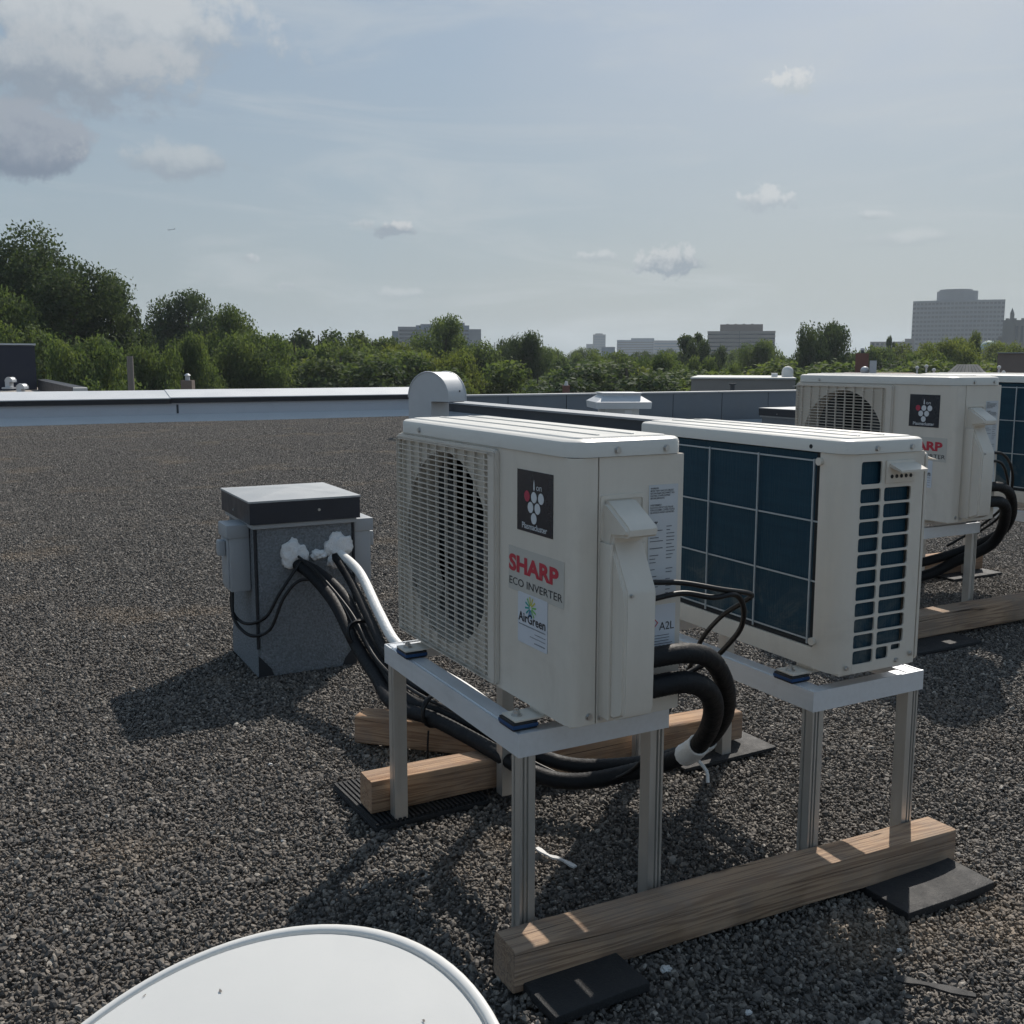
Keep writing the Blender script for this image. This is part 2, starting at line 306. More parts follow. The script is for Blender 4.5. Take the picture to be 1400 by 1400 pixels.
def box(name, x0, x1, y0, y1, z0, z1, m, parent=None, bev=0.0):
    return finish(name, bx(bmesh.new(), x0, x1, y0, y1, z0, z1, bev), m, parent, 40 if bev else None)
def catmull(pts, k=6):
    P = [Vector(p) for p in pts]; P = [P[0] * 2 - P[1]] + P + [P[-1] * 2 - P[-2]]; out = []
    for i in range(1, len(P) - 2):
        for j in range(k):
            t = j / k; a, b, c, d = P[i - 1:i + 3]
            out.append(0.5 * ((2 * b) + (c - a) * t + (2 * a - 5 * b + 4 * c - d) * t * t + (3 * b - a - 3 * c + d) * t ** 3))
    out.append(P[-2]); return out
def tube(bm, pts, r, n=10, caps=True, k=6, ripple=0.0):
    pts = catmull(pts, k) if k else [Vector(p) for p in pts]
    up = None; rings = []
    for i, p in enumerate(pts):
        t = (pts[min(i + 1, len(pts) - 1)] - pts[max(i - 1, 0)]).normalized()
        if up is None: up = t.orthogonal()
        up = (up - t * up.dot(t)).normalized(); s = t.cross(up)
        rr = (r[i] if isinstance(r, list) else r) * (1 + (ripple if i % 2 else -ripple))
        rings.append([bm.verts.new(p + (up * math.cos(a) + s * math.sin(a)) * rr) for a in (2 * math.pi * j / n for j in range(n))])
    for a, b in zip(rings, rings[1:]):
        for j in range(n): bm.faces.new((a[j], a[(j + 1) % n], b[(j + 1) % n], b[j]))
    if caps: bm.faces.new(rings[0][::-1]); bm.faces.new(rings[-1])
    return bm
def cyl(bm, c, axis, r, h, n=20, r2=None):
    a = Vector(axis).normalized(); c = Vector(c)
    return tube(bm, [c - a * h / 2, c + a * h / 2], [r, r if r2 is None else r2], n, True, 0)
def plate(bm, outer, holes, to3, th):
    """flat plate with openings; outer/holes are 2D loops, to3 maps (a,b,depth) to 3D"""
    loops = [outer] + holes
    flat = [p for l in loops for p in l]
    tris = tessellate_polygon([[Vector((a, b, 0)) for a, b in l] for l in loops])
    f = [bm.verts.new(to3(a, b, 0)) for a, b in flat]; g = [bm.verts.new(to3(a, b, th)) for a, b in flat]
    for t in tris:
        try: bm.faces.new([f[i] for i in t]); bm.faces.new([g[i] for i in reversed(t)])
        except ValueError: pass
    i = 0
    for l in loops:
        n = len(l)
        for j in range(n):
            a, b = i + j, i + (j + 1) % n
            try: bm.faces.new((f[a], f[b], g[b], g[a]))
            except ValueError: pass
        i += n
    bmesh.ops.recalc_face_normals(bm, faces=bm.faces)
    return bm
def rrect(x0, x1, y0, y1, r, n=4):
    out = []
    for cx, cy, a0 in ((x1 - r, y1 - r, 0), (x0 + r, y1 - r, 90), (x0 + r, y0 + r, 180), (x1 - r, y0 + r, 270)):
        for i in range(n + 1):
            a = R(a0 + 90 * i / n); out.append((cx + r * math.cos(a), cy + r * math.sin(a)))
    return out
def circle2(cx, cy, r, n=48): return [(cx + r * math.cos(2 * math.pi * i / n), cy + r * math.sin(2 * math.pi * i / n)) for i in range(n)]
def prism(bm, loop, to3, d0, d1):
    a = [bm.verts.new(to3(x, y, d0)) for x, y in loop]; b = [bm.verts.new(to3(x, y, d1)) for x, y in loop]
    n = len(loop); bm.faces.new(a[::-1]); bm.faces.new(b)
    for i in range(n): bm.faces.new((a[i], a[(i + 1) % n], b[(i + 1) % n], b[i]))
    bmesh.ops.recalc_face_normals(bm, faces=bm.faces)
    return bm
def strip(bm, path2, to3, z0, z1):
    """wall along an open 2D path between two heights"""
    a = [bm.verts.new(to3(x, y, z0)) for x, y in path2]; b = [bm.verts.new(to3(x, y, z1)) for x, y in path2]
    for i in range(len(path2) - 1): bm.faces.new((a[i], a[i + 1], b[i + 1], b[i]))
    return bm
def text_mesh(name, s, size, m, parent, frame, bold=0.0, align='LEFT', sx=1.0):
    """flat lettering; frame(a, b) maps writing coordinates to 3D"""
    cu = bpy.data.curves.new(name, 'FONT'); cu.body = s; cu.size = size; cu.align_x = align; cu.offset = bold * size; cu.resolution_u = 3; cu.fill_mode = 'FRONT'
    ob = bpy.data.objects.new(name, cu); COL.objects.link(ob)
    me = bpy.data.meshes.new_from_object(ob)
    bpy.data.objects.remove(ob); bpy.data.curves.remove(cu)
    for v in me.vertices: v.co = frame(v.co.x * sx, v.co.y)
    me.materials.clear(); me.name = name
    return finish(name, me, m, parent)

# ------------------------------------------------------------------ the roof we stand on
def roof_z(x, y):
    d = -0.042 * math.exp(-(((x - 2.15) / 0.75) ** 2 + ((y - 1.55) / 0.6) ** 2))
    d += -0.012 * math.exp(-(((x - 2.0) / 0.6) ** 2 + ((y - 2.5) / 0.5) ** 2))
    return d + 0.006 * math.sin(x * 1.3 + 0.7) * math.sin(y * 1.1)
bm = bmesh.new(); nx, ny = 110, 180; X0, X1, Y0, Y1 = -6.0, 9.3, -5.0, 20.75
vs = [[bm.verts.new((X0 + (X1 - X0) * i / nx, Y0 + (Y1 - Y0) * j / ny, roof_z(X0 + (X1 - X0) * i / nx, Y0 + (Y1 - Y0) * j / ny) - 0.013)) for i in range(nx + 1)] for j in range(ny + 1)]
for j in range(ny):
    for i in range(nx): bm.faces.new((vs[j][i], vs[j][i + 1], vs[j + 1][i + 1], vs[j + 1][i]))
roof = finish('roof', bm, 'gravel', None, 60); tag(roof, 'flat gravel covered roof under the units', None, kind='structure')
def stone_tile(seed, size=0.5, n=3250):
    r = np.random.default_rng(seed); t = (1 + 5 ** .5) / 2
    ico = np.array([(-1, t, 0), (1, t, 0), (-1, -t, 0), (1, -t, 0), (0, -1, t), (0, 1, t), (0, -1, -t), (0, 1, -t), (t, 0, -1), (t, 0, 1), (-t, 0, -1), (-t, 0, 1)]) / math.sqrt(1 + t * t)
    F = np.array([(0, 11, 5), (0, 5, 1), (0, 1, 7), (0, 7, 10), (0, 10, 11), (1, 5, 9), (5, 11, 4), (11, 10, 2), (10, 7, 6), (7, 1, 8), (3, 9, 4), (3, 4, 2), (3, 2, 6), (3, 6, 8), (3, 8, 9), (4, 9, 5), (2, 4, 11), (6, 2, 10), (8, 6, 7), (9, 8, 1)])
    k = int(math.sqrt(n)); gx, gy = np.meshgrid(np.arange(k), np.arange(k))
    p = np.stack([(gx.ravel() + r.uniform(0, 1, k * k)) / k, (gy.ravel() + r.uniform(0, 1, k * k)) / k], 1) * size - size / 2
    n = len(p); V = np.repeat(ico[None], n, 0) * r.uniform(0.72, 1.22, (n, 12, 1))
    L = np.clip(r.lognormal(math.log(0.0050), 0.34, n), 0.0024, 0.0115)
    V *= (L[:, None] * np.stack([np.ones(n) * 1.15, r.uniform(0.6, 1, n), r.uniform(0.45, 0.85, n)], 1))[:, None, :]
    q = r.normal(size=(n, 4)); q /= np.linalg.norm(q, axis=1)[:, None]; w, x, y, z = q.T
    M = np.stack([1 - 2 * (y * y + z * z), 2 * (x * y - z * w), 2 * (x * z + y * w), 2 * (x * y + z * w), 1 - 2 * (x * x + z * z), 2 * (y * z - x * w), 2 * (x * z - y * w), 2 * (y * z + x * w), 1 - 2 * (x * x + y * y)], 1).reshape(n, 3, 3)
    V = np.einsum('nij,nkj->nki', M, V); V += np.concatenate([p, r.uniform(-0.004, 0.0045, (n, 1))], 1)[:, None, :]
    me = bpy.data.meshes.new('gravel_patch'); me.from_pydata(V.reshape(-1, 3).tolist(), [], (F[None] + 12 * np.arange(n)[:, None, None]).reshape(-1, 3).tolist())
    me.materials.append(MATS['gravel']); return me
tiles = bpy.data.collections.new('gravel_patches')
for i in range(5):
    o = bpy.data.objects.new('gravel_patch', stone_tile(100 + i)); tiles.objects.link(o)
pts, rot, idx = [], [], []
TS = 0.48
for ix in range(int((X1 + 2.6) / TS)):
    for iy in range(int((Y1 + 0.2) / TS)):
        x, y = -2.6 + (ix + 0.5) * TS, -0.2 + (iy + 0.5) * TS
        if x + TS / 2 > X1 - 0.02 or y + TS / 2 > Y1 - 0.01: continue
        pts.append((x, y, roof_z(x, y)))
        e = 0.1; dzx = (roof_z(x + e, y) - roof_z(x - e, y)) / (2 * e); dzy = (roof_z(x, y + e) - roof_z(x, y - e)) / (2 * e)
        k = random.randrange(4); ex = (Matrix(((1, 0, 0), (0, 1, 0), (dzx, dzy, 1))).to_quaternion().to_matrix() @ Matrix.Rotation(k * math.pi / 2, 3, 'Z')).to_euler()
        qn = Vector((-dzx, -dzy, 1)).normalized(); ex = (Vector((0, 0, 1)).rotation_difference(qn).to_matrix() @ Matrix.Rotation(k * math.pi / 2, 3, 'Z')).to_euler()
        rot.append(tuple(ex)); idx.append(random.randrange(5))
gm = bpy.data.meshes.new('gravel'); gm.from_pydata(pts, [], [])
at = gm.attributes.new('rot', 'FLOAT_VECTOR', 'POINT'); at.data.foreach_set('vector', [c for r_ in rot for c in r_])
at = gm.attributes.new('idx', 'INT', 'POINT'); at.data.foreach_set('value', idx)
gravel = finish('gravel', gm, 'gravel'); tag(gravel, 'loose dark grey crushed gravel covering the roof', 'gravel', kind='stuff')
ng = bpy.data.node_groups.new('scatter_gravel', 'GeometryNodeTree')
ng.interface.new_socket('Geometry', in_out='INPUT', socket_type='NodeSocketGeometry'); ng.interface.new_socket('Geometry', in_out='OUTPUT', socket_type='NodeSocketGeometry')
gi, go = N(ng, 'NodeGroupInput'), N(ng, 'NodeGroupOutput')
ci = N(ng, 'GeometryNodeCollectionInfo'); ci.inputs['Collection'].default_value = tiles; ci.inputs['Separate Children'].default_value = True; ci.inputs['Reset Children'].default_value = True
ip = N(ng, 'GeometryNodeInstanceOnPoints'); ip.inputs['Pick Instance'].default_value = True
na = N(ng, 'GeometryNodeInputNamedAttribute', data_type='FLOAT_VECTOR'); na.inputs['Name'].default_value = 'rot'
nb = N(ng, 'GeometryNodeInputNamedAttribute', data_type='INT'); nb.inputs['Name'].default_value = 'idx'
ng.links.new(gi.outputs[0], ip.inputs['Points']); ng.links.new(ci.outputs[0], ip.inputs['Instance'])
ng.links.new(nb.outputs['Attribute'], ip.inputs['Instance Index']); ng.links.new(na.outputs['Attribute'], ip.inputs['Rotation']); ng.links.new(ip.outputs[0], go.inputs[0])
md = gravel.modifiers.new('scatter', 'NODES'); md.node_group = ng

# far parapet of our roof (runs along x at y = 20.75)
def profile_x(name, prof, x0, x1, m, parent):
    """cross-section (y, z) swept along x"""
    return finish(name, prism(bmesh.new(), prof, lambda a, b, d: Vector((d, a, b)), x0, x1), m, parent)
def profile_y(name, prof, y0, y1, m, parent):
    return finish(name, prism(bmesh.new(), prof, lambda a, b, d: Vector((a, d, b)), y0, y1), m, parent)
pw = thing('parapet_wall', 'low white metal clad parapet along the far edge of the gravel roof', 'parapet')
profile_x('base_flashing', [(20.45, -0.02), (20.75, 0.135), (20.80, 0.135), (20.80, -0.02)], -6, 9.3, 'white_cap', pw)
profile_x('wall', [(20.76, 0.12), (20.76, 0.36), (21.25, 0.36), (21.25, 0.12)], -6, 9.3, 'white_sheet', pw)
for a, b, dz in ((-6, 3.52, 0.0), (3.50, 9.6, 0.012)):
    profile_x('edge_trim', [(20.70, 0.352 + dz), (20.70, 0.45 + dz), (21.26, 0.45 + dz), (21.26, 0.352 + dz)], a, b, 'black_trim', pw)
    profile_x('cap', [(20.685, 0.445 + dz), (20.685, 0.462 + dz), (21.30, 0.60 + dz), (21.30, 0.452 + dz)], a, b - 0.012, 'white_cap', pw)
bm = bmesh.new(); bx(bm, 3.62, 3.66, 20.752, 20.758, 0.16, 0.33)
finish('sealant_stain', bm, 'membrane_dark', pw)
# low divider towards the next roof (runs along y at x = 9.3)
dv = thing('divider_wall', 'low dark divider wall between the gravel roof and the next roof', 'wall')
profile_y('base_flashing', [(9.05, -0.02), (9.30, 0.10), (9.33, 0.10), (9.33, -0.02)], 2.0, 20.44, 'cap_grey', dv)
profile_y('wall', [(9.31, 0.08), (9.31, 0.285), (9.62, 0.285), (9.62, -0.47), (9.34, -0.47), (9.34, 0.08)], 2.0, 20.68, 'membrane_dark', dv)
for j in range(7): profile_y('cap', [(9.27, 0.27), (9.27, 0.305), (9.66, 0.32), (9.66, 0.27), (9.64, 0.27), (9.64, 0.287), (9.29, 0.287), (9.29, 0.27)], 2.0 + j * 2.66, 2.0 + (j + 1) * 2.66 - 0.012, 'cap_grey', dv)
# the next roof, lower, with its panelled parapet
nr = box('neighbour_roof', 9.63, 46, -4, 21.3, -0.62, -0.47, 'roof_grey'); tag(nr, 'lower grey membrane roof beyond the divider wall', None, kind='structure')
gp = thing('panelled_parapet', 'grey panelled parapet wall at the far edge of the lower roof', 'parapet')
box('wall_core', 9.66, 46, 21.34, 21.60, -0.6, 0.36, 'membrane_dark', gp)
pm = None
for i in range(22):
    x = 9.7 + i * 1.62
    if pm is None:
        o = box('panel', 0, 1.60, 21.305, 21.338, -0.40, 0.37, 'panel_grey', gp, 0.006); pm = o.data
    else:
        o = bpy.data.objects.new('panel', pm); COL.objects.link(o); o.parent = gp
    o.location.x = x
for i in range(9): box('cap', 9.64 + i * 4.0, 9.64 + i * 4.0 + 3.99, 21.27, 21.66, 0.372, 0.41, 'cap_grey', gp, 0.006)
profile_x('base_flashing', [(20.95, -0.465), (21.30, -0.36), (21.302, -0.465)], 9.7, 46, 'cap_grey', gp)

# ------------------------------------------------------------------ outdoor units
def screw(parent, c, axis, r=0.0055):
    bm = bmesh.new(); a = Vector(axis)
    cyl(bm, Vector(c) + a * 0.0006, a, r * 1.35, 0.0012, 12); cyl(bm, Vector(c) + a * 0.003, a, r, 0.0035, 6)
    return finish('screw', bm, 'steel', parent)
UW, UD, UH = 0.7956, 0.2525, 0.505
def make_unit(label, group):
    """local: x from fan end to service end, y from front to back, origin at the base centre"""
    u = thing('outdoor_unit', label, 'condenser', group=group)
    ox, oy = -UW / 2, -UD / 2
    T = lambda x, y, z: Vector((x + ox, y + oy, z))
    XZ = lambda y: (lambda a, b, d: T(a, y + d, b))
    # front sheet with the round fan opening, wrapped round both corners
    fc = (0.262, 0.258); rf = 0.218
    bm = bmesh.new(); plate(bm, [(0.008, 0.004), (UW - 0.022, 0.004), (UW - 0.022, UH), (0.008, UH)], [circle2(*fc, rf, 56)], XZ(0.0), 0.004)
    def arc(cx, cy, r, a0, a1, n=8): return [(cx + r * math.cos(R(a0 + (a1 - a0) * i / n)), cy + r * math.sin(R(a0 + (a1 - a0) * i / n))) for i in range(n + 1)]
    strip(bm, arc(UW - 0.022, 0.022, 0.022, 270, 360) + [(UW, 0.0555), (UW - 0.006, 0.057)], lambda a, b, z: T(a, b, z), 0.004, UH)
    strip(bm, [(0.002, 0.035)] + arc(0.010, 0.008, 0.008, 180, 270), lambda a, b, z: T(a, b, z), 0.004, UH)
    fp = finish('front_panel', bm, 'beige', u, 30)
    # bell mouth and dark interior
    bm = bmesh.new(); n = 56; rings = []
    for rr, yy in ((rf + 0.012, 0.003), (rf, 0.006), (rf - 0.004, 0.02), (rf - 0.004, 0.075)):
        rings.append([bm.verts.new(T(fc[0] + rr * math.cos(2 * math.pi * i / n), yy, fc[1] + rr * math.sin(2 * math.pi * i / n))) for i in range(n)])
    for a, b in zip(rings, rings[1:]):
        for i in range(n): bm.faces.new((a[i], a[(i + 1) % n], b[(i + 1) % n], b[i]))
    finish('fan_shroud', bm, 'beige', u, 40)
    bm = bmesh.new(); bx(bm, 0.036 + ox, UW - 0.05 + ox, 0.19 + oy, 0.195 + oy, 0.03, UH - 0.004); bx(bm, 0.528 + ox, 0.532 + ox, 0.008 + oy, 0.19 + oy, 0.03, UH - 0.004)
    bx(bm, 0.030 + ox, 0.034 + ox, 0.04 + oy, 0.21 + oy, 0.03, UH - 0.004)
    finish('inner_baffle', bm, 'cavity', u)
    bm = bmesh.new(); cyl(bm, T(fc[0], 0.06, fc[1]), (0, 1, 0), 0.052, 0.06, 24, 0.045)
    fan = finish('fan', bm, 'fan_plastic', u, 40)
    for k in range(3):
        bm = bmesh.new(); rows = []
        for i in range(7):
            f = i / 6; rad = 0.045 + f * 0.16; row = []
            for j in range(7):
                g = j / 6 - 0.5; a = R(k * 120 + 20) + g * (1.15 + 0.35 * f) + 0.25 * f
                row.append(bm.verts.new(T(fc[0] + rad * math.cos(a), 0.06 + g * 0.055 + 0.01 * math.sin(f * 3), fc[1] + rad * math.sin(a))))
            rows.append(row)
        for a, b in zip(rows, rows[1:]):
            for j in range(6): bm.faces.new((a[j], a[j + 1], b[j + 1], b[j]))
        finish('blade', bm, 'fan_plastic', fan, 40)
    bm = bmesh.new()
    for zz in (0.20, 0.31): bx(bm, 0.05 + ox, 0.48 + ox, 0.10 + oy, 0.112 + oy, zz - 0.008, zz + 0.008)
    cyl(bm, T(fc[0], 0.12, fc[1]), (0, 1, 0), 0.06, 0.05, 24); finish('motor_bracket', bm, 'fan_plastic', u)
    # fan grille: frame, then each slat and rib
    gx0, gx1, gz0, gz1 = 0.003, 0.522, 0.008, UH - 0.003
    bm = bmesh.new(); plate(bm, rrect(gx0, gx1, gz0, gz1, 0.012), [rrect(gx0 + 0.010, gx1 - 0.034, gz0 + 0.010, gz1 - 0.012, 0.008)], XZ(-0.012), 0.0115)
    bmesh.ops.bevel(bm, geom=[e for e in bm.edges if all(abs(v.co.y - (-0.012 + oy)) < 1e-6 for v in e.verts) and len(e.link_faces) == 2 and e.calc_face_angle(0) > 1.0], offset=0.004, segments=2, affect='EDGES')
    gr = finish('fan_grille', bm, 'grille', u, 40)
    x0, x1 = gx0 + 0.008, gx1 - 0.032
    ns = 39; pitch = (gz1 - gz0 - 0.022) / (ns + 1)
    sm = None
    for i in range(ns):
        if sm is None:
            bm = bmesh.new(); bx(bm, x0 + ox, x1 + ox, -0.0108 + oy, -0.0080 + oy, -0.0012, 0.0012); o = finish('slat', bm, 'grille', gr); sm = o.data
        else:
            o = bpy.data.objects.new('slat', sm); COL.objects.link(o); o.parent = gr
        o.location.z = gz0 + 0.010 + (i + 1) * pitch
    rm = None
    for i in range(10):
        if rm is None:
            bm = bmesh.new(); bx(bm, -0.0015, 0.0015, -0.0085 + oy, -0.0020 + oy, gz0 + 0.009, gz1 - 0.011); o = finish('rib', bm, 'grille', gr); rm = o.data
        else:
            o = bpy.data.objects.new('rib', rm); COL.objects.link(o); o.parent = gr
        o.location.x = x0 + ox + (i + 0.55) * (x1 - x0) / 10
    # lid
    bm = bmesh.new(); L = rrect(-0.004, UW + 0.004, -0.004, UD + 0.004, 0.042, 7); steps = ((0, 0.0), (0, 0.022), (0.0022, 0.0275), (0.007, 0.0305), (0.016, 0.0315), (0.026, 0.0318), (0.029, 0.0345), (0.034, 0.0350))
    def inset(d): return rrect(-0.004 + d, UW + 0.004 - d, -0.004 + d, UD + 0.004 - d, max(0.042 - d, 0.006), 7)
    rs = [[bm.verts.new(T(a, b, UH + 0.001 + z)) for a, b in inset(d)] for d, z in steps]
    for a, b in zip(rs, rs[1:]):
        m_ = len(a)
        for i in range(m_): bm.faces.new((a[i], a[(i + 1) % m_], b[(i + 1) % m_], b[i]))
    bm.faces.new(rs[-1]); bm.faces.new(rs[0][::-1])
    lid = finish('lid', bm, 'beige_lid', u, 32)
    for yy in (0.088, 0.166):
        bm = bmesh.new(); bx(bm, 0.05 + ox, UW - 0.05 + ox, yy - 0.004 + oy, yy + 0.004 + oy, UH + 0.034, UH + 0.0385, 0.002); finish('stiffening_rib', bm, 'beige_lid', lid, 40)
    for c, a in ((T(UW + 0.004, 0.095, UH + 0.012), (1, 0, 0)), (T(UW + 0.004, 0.205, UH + 0.012), (1, 0, 0)), (T(0.13, -0.004, UH + 0.012), (0, -1, 0)), (T(-0.004, 0.055, UH + 0.012), (-1, 0, 0)), (T(-0.004, 0.165, UH + 0.012), (-1, 0, 0))): screw(lid, c, a)
    bm = bmesh.new(); cyl(bm, T(0.105, UD + 0.0042, UH + 0.012), (0, 1, 0), 0.005, 0.0012, 14); finish('drain_hole', bm, 'cavity', lid)
    # right side sheet with service cover
    bm = bmesh.new(); bx(bm, UW - 0.004 + ox, UW + ox, 0.0585 + oy, UD - 0.002 + oy, 0.004, UH); bx(bm, UW - 0.10 + ox, UW - 0.0045 + ox, UD - 0.006 + oy, UD - 0.002 + oy, 0.004, UH)
    side = finish('side_panel', bm, 'beige', u)
    yz = lambda x: (lambda a, b, d: T(x + d, a, b))
    bm = bmesh.new(); plate(bm, rrect(0.061, 0.162, 0.352, 0.436, 0.006), [rrect(0.067, 0.154, 0.352 + 0.004, 0.428, 0.004)], yz(UW), 0.003); finish('cover_frame', bm, 'beige', side, 30)
    prof = [(0.0, 0.022), (0.045, 0.022), (0.070, 0.034), (0.074, 0.046), (0.076, 0.262), (0.073, 0.272), (0.030, 0.352), (0.032, 0.362), (0.072, 0.366), (0.077, 0.370), (0.0775, 0.381), (0.072, 0.388), (0.012, 0.424), (0.0, 0.425)]
    bm = bmesh.new(); prism(bm, prof, lambda a, b, d: T(UW + a, d, b), 0.067, 0.138)
    es = [e for e in bm.edges if abs(e.verts[0].co.y - e.verts[1].co.y) < 1e-6 and max(v.co.x for v in e.verts) > UW + ox + 0.004]
    bmesh.ops.bevel(bm, geom=es, offset=0.006, segments=3, affect='EDGES')
    cov = finish('service_cover', bm, 'beige', u, 30)
    bm = bmesh.new(); bx(bm, UW + ox, UW + 0.035 + ox, 0.061 + oy, 0.0675 + oy, 0.02, 0.35, 0.002); bx(bm, UW + ox, UW + 0.02 + ox, 0.1375 + oy, 0.150 + oy, 0.03, 0.345, 0.002); finish('cover_flange', bm, 'beige', cov, 40)
    screw(cov, T(UW + 0.0765, 0.080, 0.262), (1, 0, 0), 0.003); screw(u, T(UW + 0.0005, 0.068, 0.015), (1, 0, 0)); screw(u, T(UW, 0.042, 0.02), (1, 0, 0))
    # rear: coil with wire guard, corner posts, tray lip
    bm = bmesh.new(); bx(bm, 0.07 + ox, 0.715 + ox, UD - 0.030 + oy, UD - 0.008 + oy, 0.04, UH - 0.003); bx(bm, 0.012 + ox, 0.030 + ox, 0.045 + oy, UD - 0.05 + oy, 0.02, UH - 0.003)
    coil = finish('coil', bm, 'coil', u)
    bm = bmesh.new(); strip(bm, [(0.0785, UD - 0.011), (0.0785, UD), (0.045, UD)] + arc(0.045, UD - 0.045, 0.045, 90, 180) , lambda a, b, z: T(a, b, z), 0.004, UH)
    finish('corner_post', bm, 'beige', u, 30)
    bm = bmesh.new(); bx(bm, 0.079 + ox, UW - 0.006 + ox, UD - 0.012 + oy, UD - 0.001 + oy, 0.004, 0.052, 0.002); finish('tray_lip', bm, 'beige', u, 40)
    bm = bmesh.new(); bx(bm, 0.079 + ox, 0.092 + ox, UD - 0.0075 + oy, UD - 0.004 + oy, 0.053, UH - 0.002); bx(bm, 0.0925 + ox, 0.70 + ox, UD - 0.0075 + oy, UD - 0.004 + oy, 0.053, 0.063); finish('coil_border', bm, 'cavity', u)
    gd = None
    for i in range(4):
        bm = bmesh.new(); x = 0.097 + i * 0.186; bx(bm, x - 0.0018 + ox, x + 0.0018 + ox, UD - 0.002 + oy, UD + 0.0012 + oy, 0.058, UH - 0.016)
        o = finish('guard_wire', bm, 'wire', u)
    for i in range(4):
        bm = bmesh.new(); z = 0.068 + i * 0.139; bx(bm, 0.079 + ox, 0.705 + ox, UD - 0.0045 + oy, UD - 0.0022 + oy, z - 0.0018, z + 0.0018)
        finish('guard_wire', bm, 'wire', u)
    for zz in (0.068, 0.485):
        bm = bmesh.new(); cyl(bm, T(0.076, UD + 0.004, zz), (0, 1, 0), 0.009, 0.010, 14); finish('wire_clip', bm, 'beige', u, 40)
    # fan-end side with its openings
    holes = [rrect(0.1425, 0.206, 0.437, 0.488, 0.006)]
    for i in range(11):
        zt = 0.427 - i * 0.0371; holes.append(rrect(0.1425, 0.206, zt - 0.0318, zt, 0.006))
        if i < 10: holes.append(rrect(0.0465, 0.1325, zt - 0.0318, zt, 0.006))
    zt = 0.427 - 10 * 0.0371; holes += [rrect(0.094, 0.1325, zt - 0.029, zt, 0.006), rrect(0.054, 0.084, zt - 0.012, zt + 0.001, 0.004)]
    bm = bmesh.new(); plate(bm, [(0.034, 0.004), (UD - 0.0455, 0.004), (UD - 0.0455, UH), (0.034, UH)], holes, yz(0.0), 0.004)
    lp = finish('louvre_panel', bm, 'beige', u, 30)
    bm = bmesh.new(); bx(bm, -0.004 + ox, ox - 0.0003, 0.042 + oy, 0.132 + oy, 0.437, 0.488, 0.0015)
    sh = finish('sensor_plate', bm, 'beige', u, 40)
    bm = bmesh.new(); prism(bm, [(0, 0), (-0.034, -0.010), (-0.034, -0.005), (0, 0.008)], lambda a, b, d: T(a - 0.004, d, 0.474 + b), 0.040, 0.124); finish('visor', bm, 'beige', sh, 30)
    for i in range(5):
        bm = bmesh.new(); cyl(bm, T(-0.0046, 0.055 + i * 0.015, 0.452), (1, 0, 0), 0.0045, 0.001, 10); finish('port', bm, 'cavity', sh)
    for c in (T(-0.0005, 0.066, 0.018), T(-0.0005, 0.020, 0.028), T(-0.0005, 0.225, 0.02)): screw(u, c, (-1, 0, 0), 0.0045)
    # base tray and feet
    bm = bmesh.new(); bx(bm, 0.008 + ox, UW - 0.008 + ox, 0.008 + oy, UD - 0.014 + oy, 0.0, 0.006); finish('base_tray', bm, 'beige', u)
    for x in (0.115, 0.655):
        bm = bmesh.new(); bx(bm, x - 0.028 + ox, x + 0.028 + ox, -0.052 + oy, UD + 0.048 + oy, -0.0125, -0.0085, 0.001); bx(bm, x - 0.028 + ox, x + 0.028 + ox, 0.012 + oy, UD - 0.016 + oy, -0.0083, -0.0005)
        f = finish('foot', bm, 'beige', u, 40)
        for yy in (-0.034, UD + 0.03):
            bm = bmesh.new(); cyl(bm, T(x, yy, -0.0072), (0, 0, 1), 0.011, 0.0024, 16); cyl(bm, T(x, yy, -0.0025), (0, 0, 1), 0.0075, 0.007, 6); cyl(bm, T(x, yy, 0.0025), (0, 0, 1), 0.0042, 0.006, 10); finish('bolt', bm, 'steel', f, 30)
    # printed stickers and labels
    FR = lambda x, z, dy: (lambda a, b: T(x + a, -dy, z + b))
    s1 = bm = bmesh.new(); bx(bm, 0.597 + ox, 0.732 + ox, -0.0012 + oy, -0.0004 + oy, 0.350, 0.470); s1 = finish('ion_sticker', bm, 'sticker_black', u)
    k = 0.0013
    for nme, mm, lst in (('dot', 'dot_white', [(0.663, 0.420), (0.6895, 0.420), (0.650, 0.3995), (0.6765, 0.3995), (0.663, 0.379)]), ('dot', 'dot_red', [(0.6365, 0.420)])):
        for (a, b) in lst:
            bm = bmesh.new(); lp_ = circle2(a, b, 0.0108, 24)
            bm.faces.new([bm.verts.new(T(p, -0.0018, q)) for p, q in lp_]); finish(nme, bm, mm, s1)
    bm = bmesh.new(); bm.faces.new([bm.verts.new(T(*c)) for c in ((0.6605, -0.0018, 0.436), (0.6635, -0.0018, 0.432), (0.6660, -0.0018, 0.437), (0.6650, -0.0018, 0.448), (0.6632, -0.0018, 0.455), (0.6612, -0.0018, 0.447))]); finish('dot', bm, 'dot_white', s1)
    text_mesh('lettering', 'on', 0.018, 'dot_white', s1, FR(0.671, 0.4345, 0.0018), 0.0, sx=1.15)
    text_mesh('lettering', 'Plasmacluster', 0.0165, 'dot_white', s1, FR(0.6645, 0.3565, 0.0018), 0.012, 'CENTER', 1.06)
    bm = bmesh.new(); bx(bm, 0.562 + ox, 0.7735 + ox, -0.0010 + oy, -0.0004 + oy, 0.225, 0.313); bp = finish('brand_plate', bm, 'brand_plate', u)
    # corner of the plate wraps slightly before the rounded edge, so it ends where the flat sheet ends
    for v in bp.data.vertices: v.co.x = min(v.co.x, UW - 0.0225 + ox)
    text_mesh('lettering', 'SHARP', 0.0440, 'red', bp, FR(0.5645, 0.2655, 0.0015), 0.045, sx=1.44)
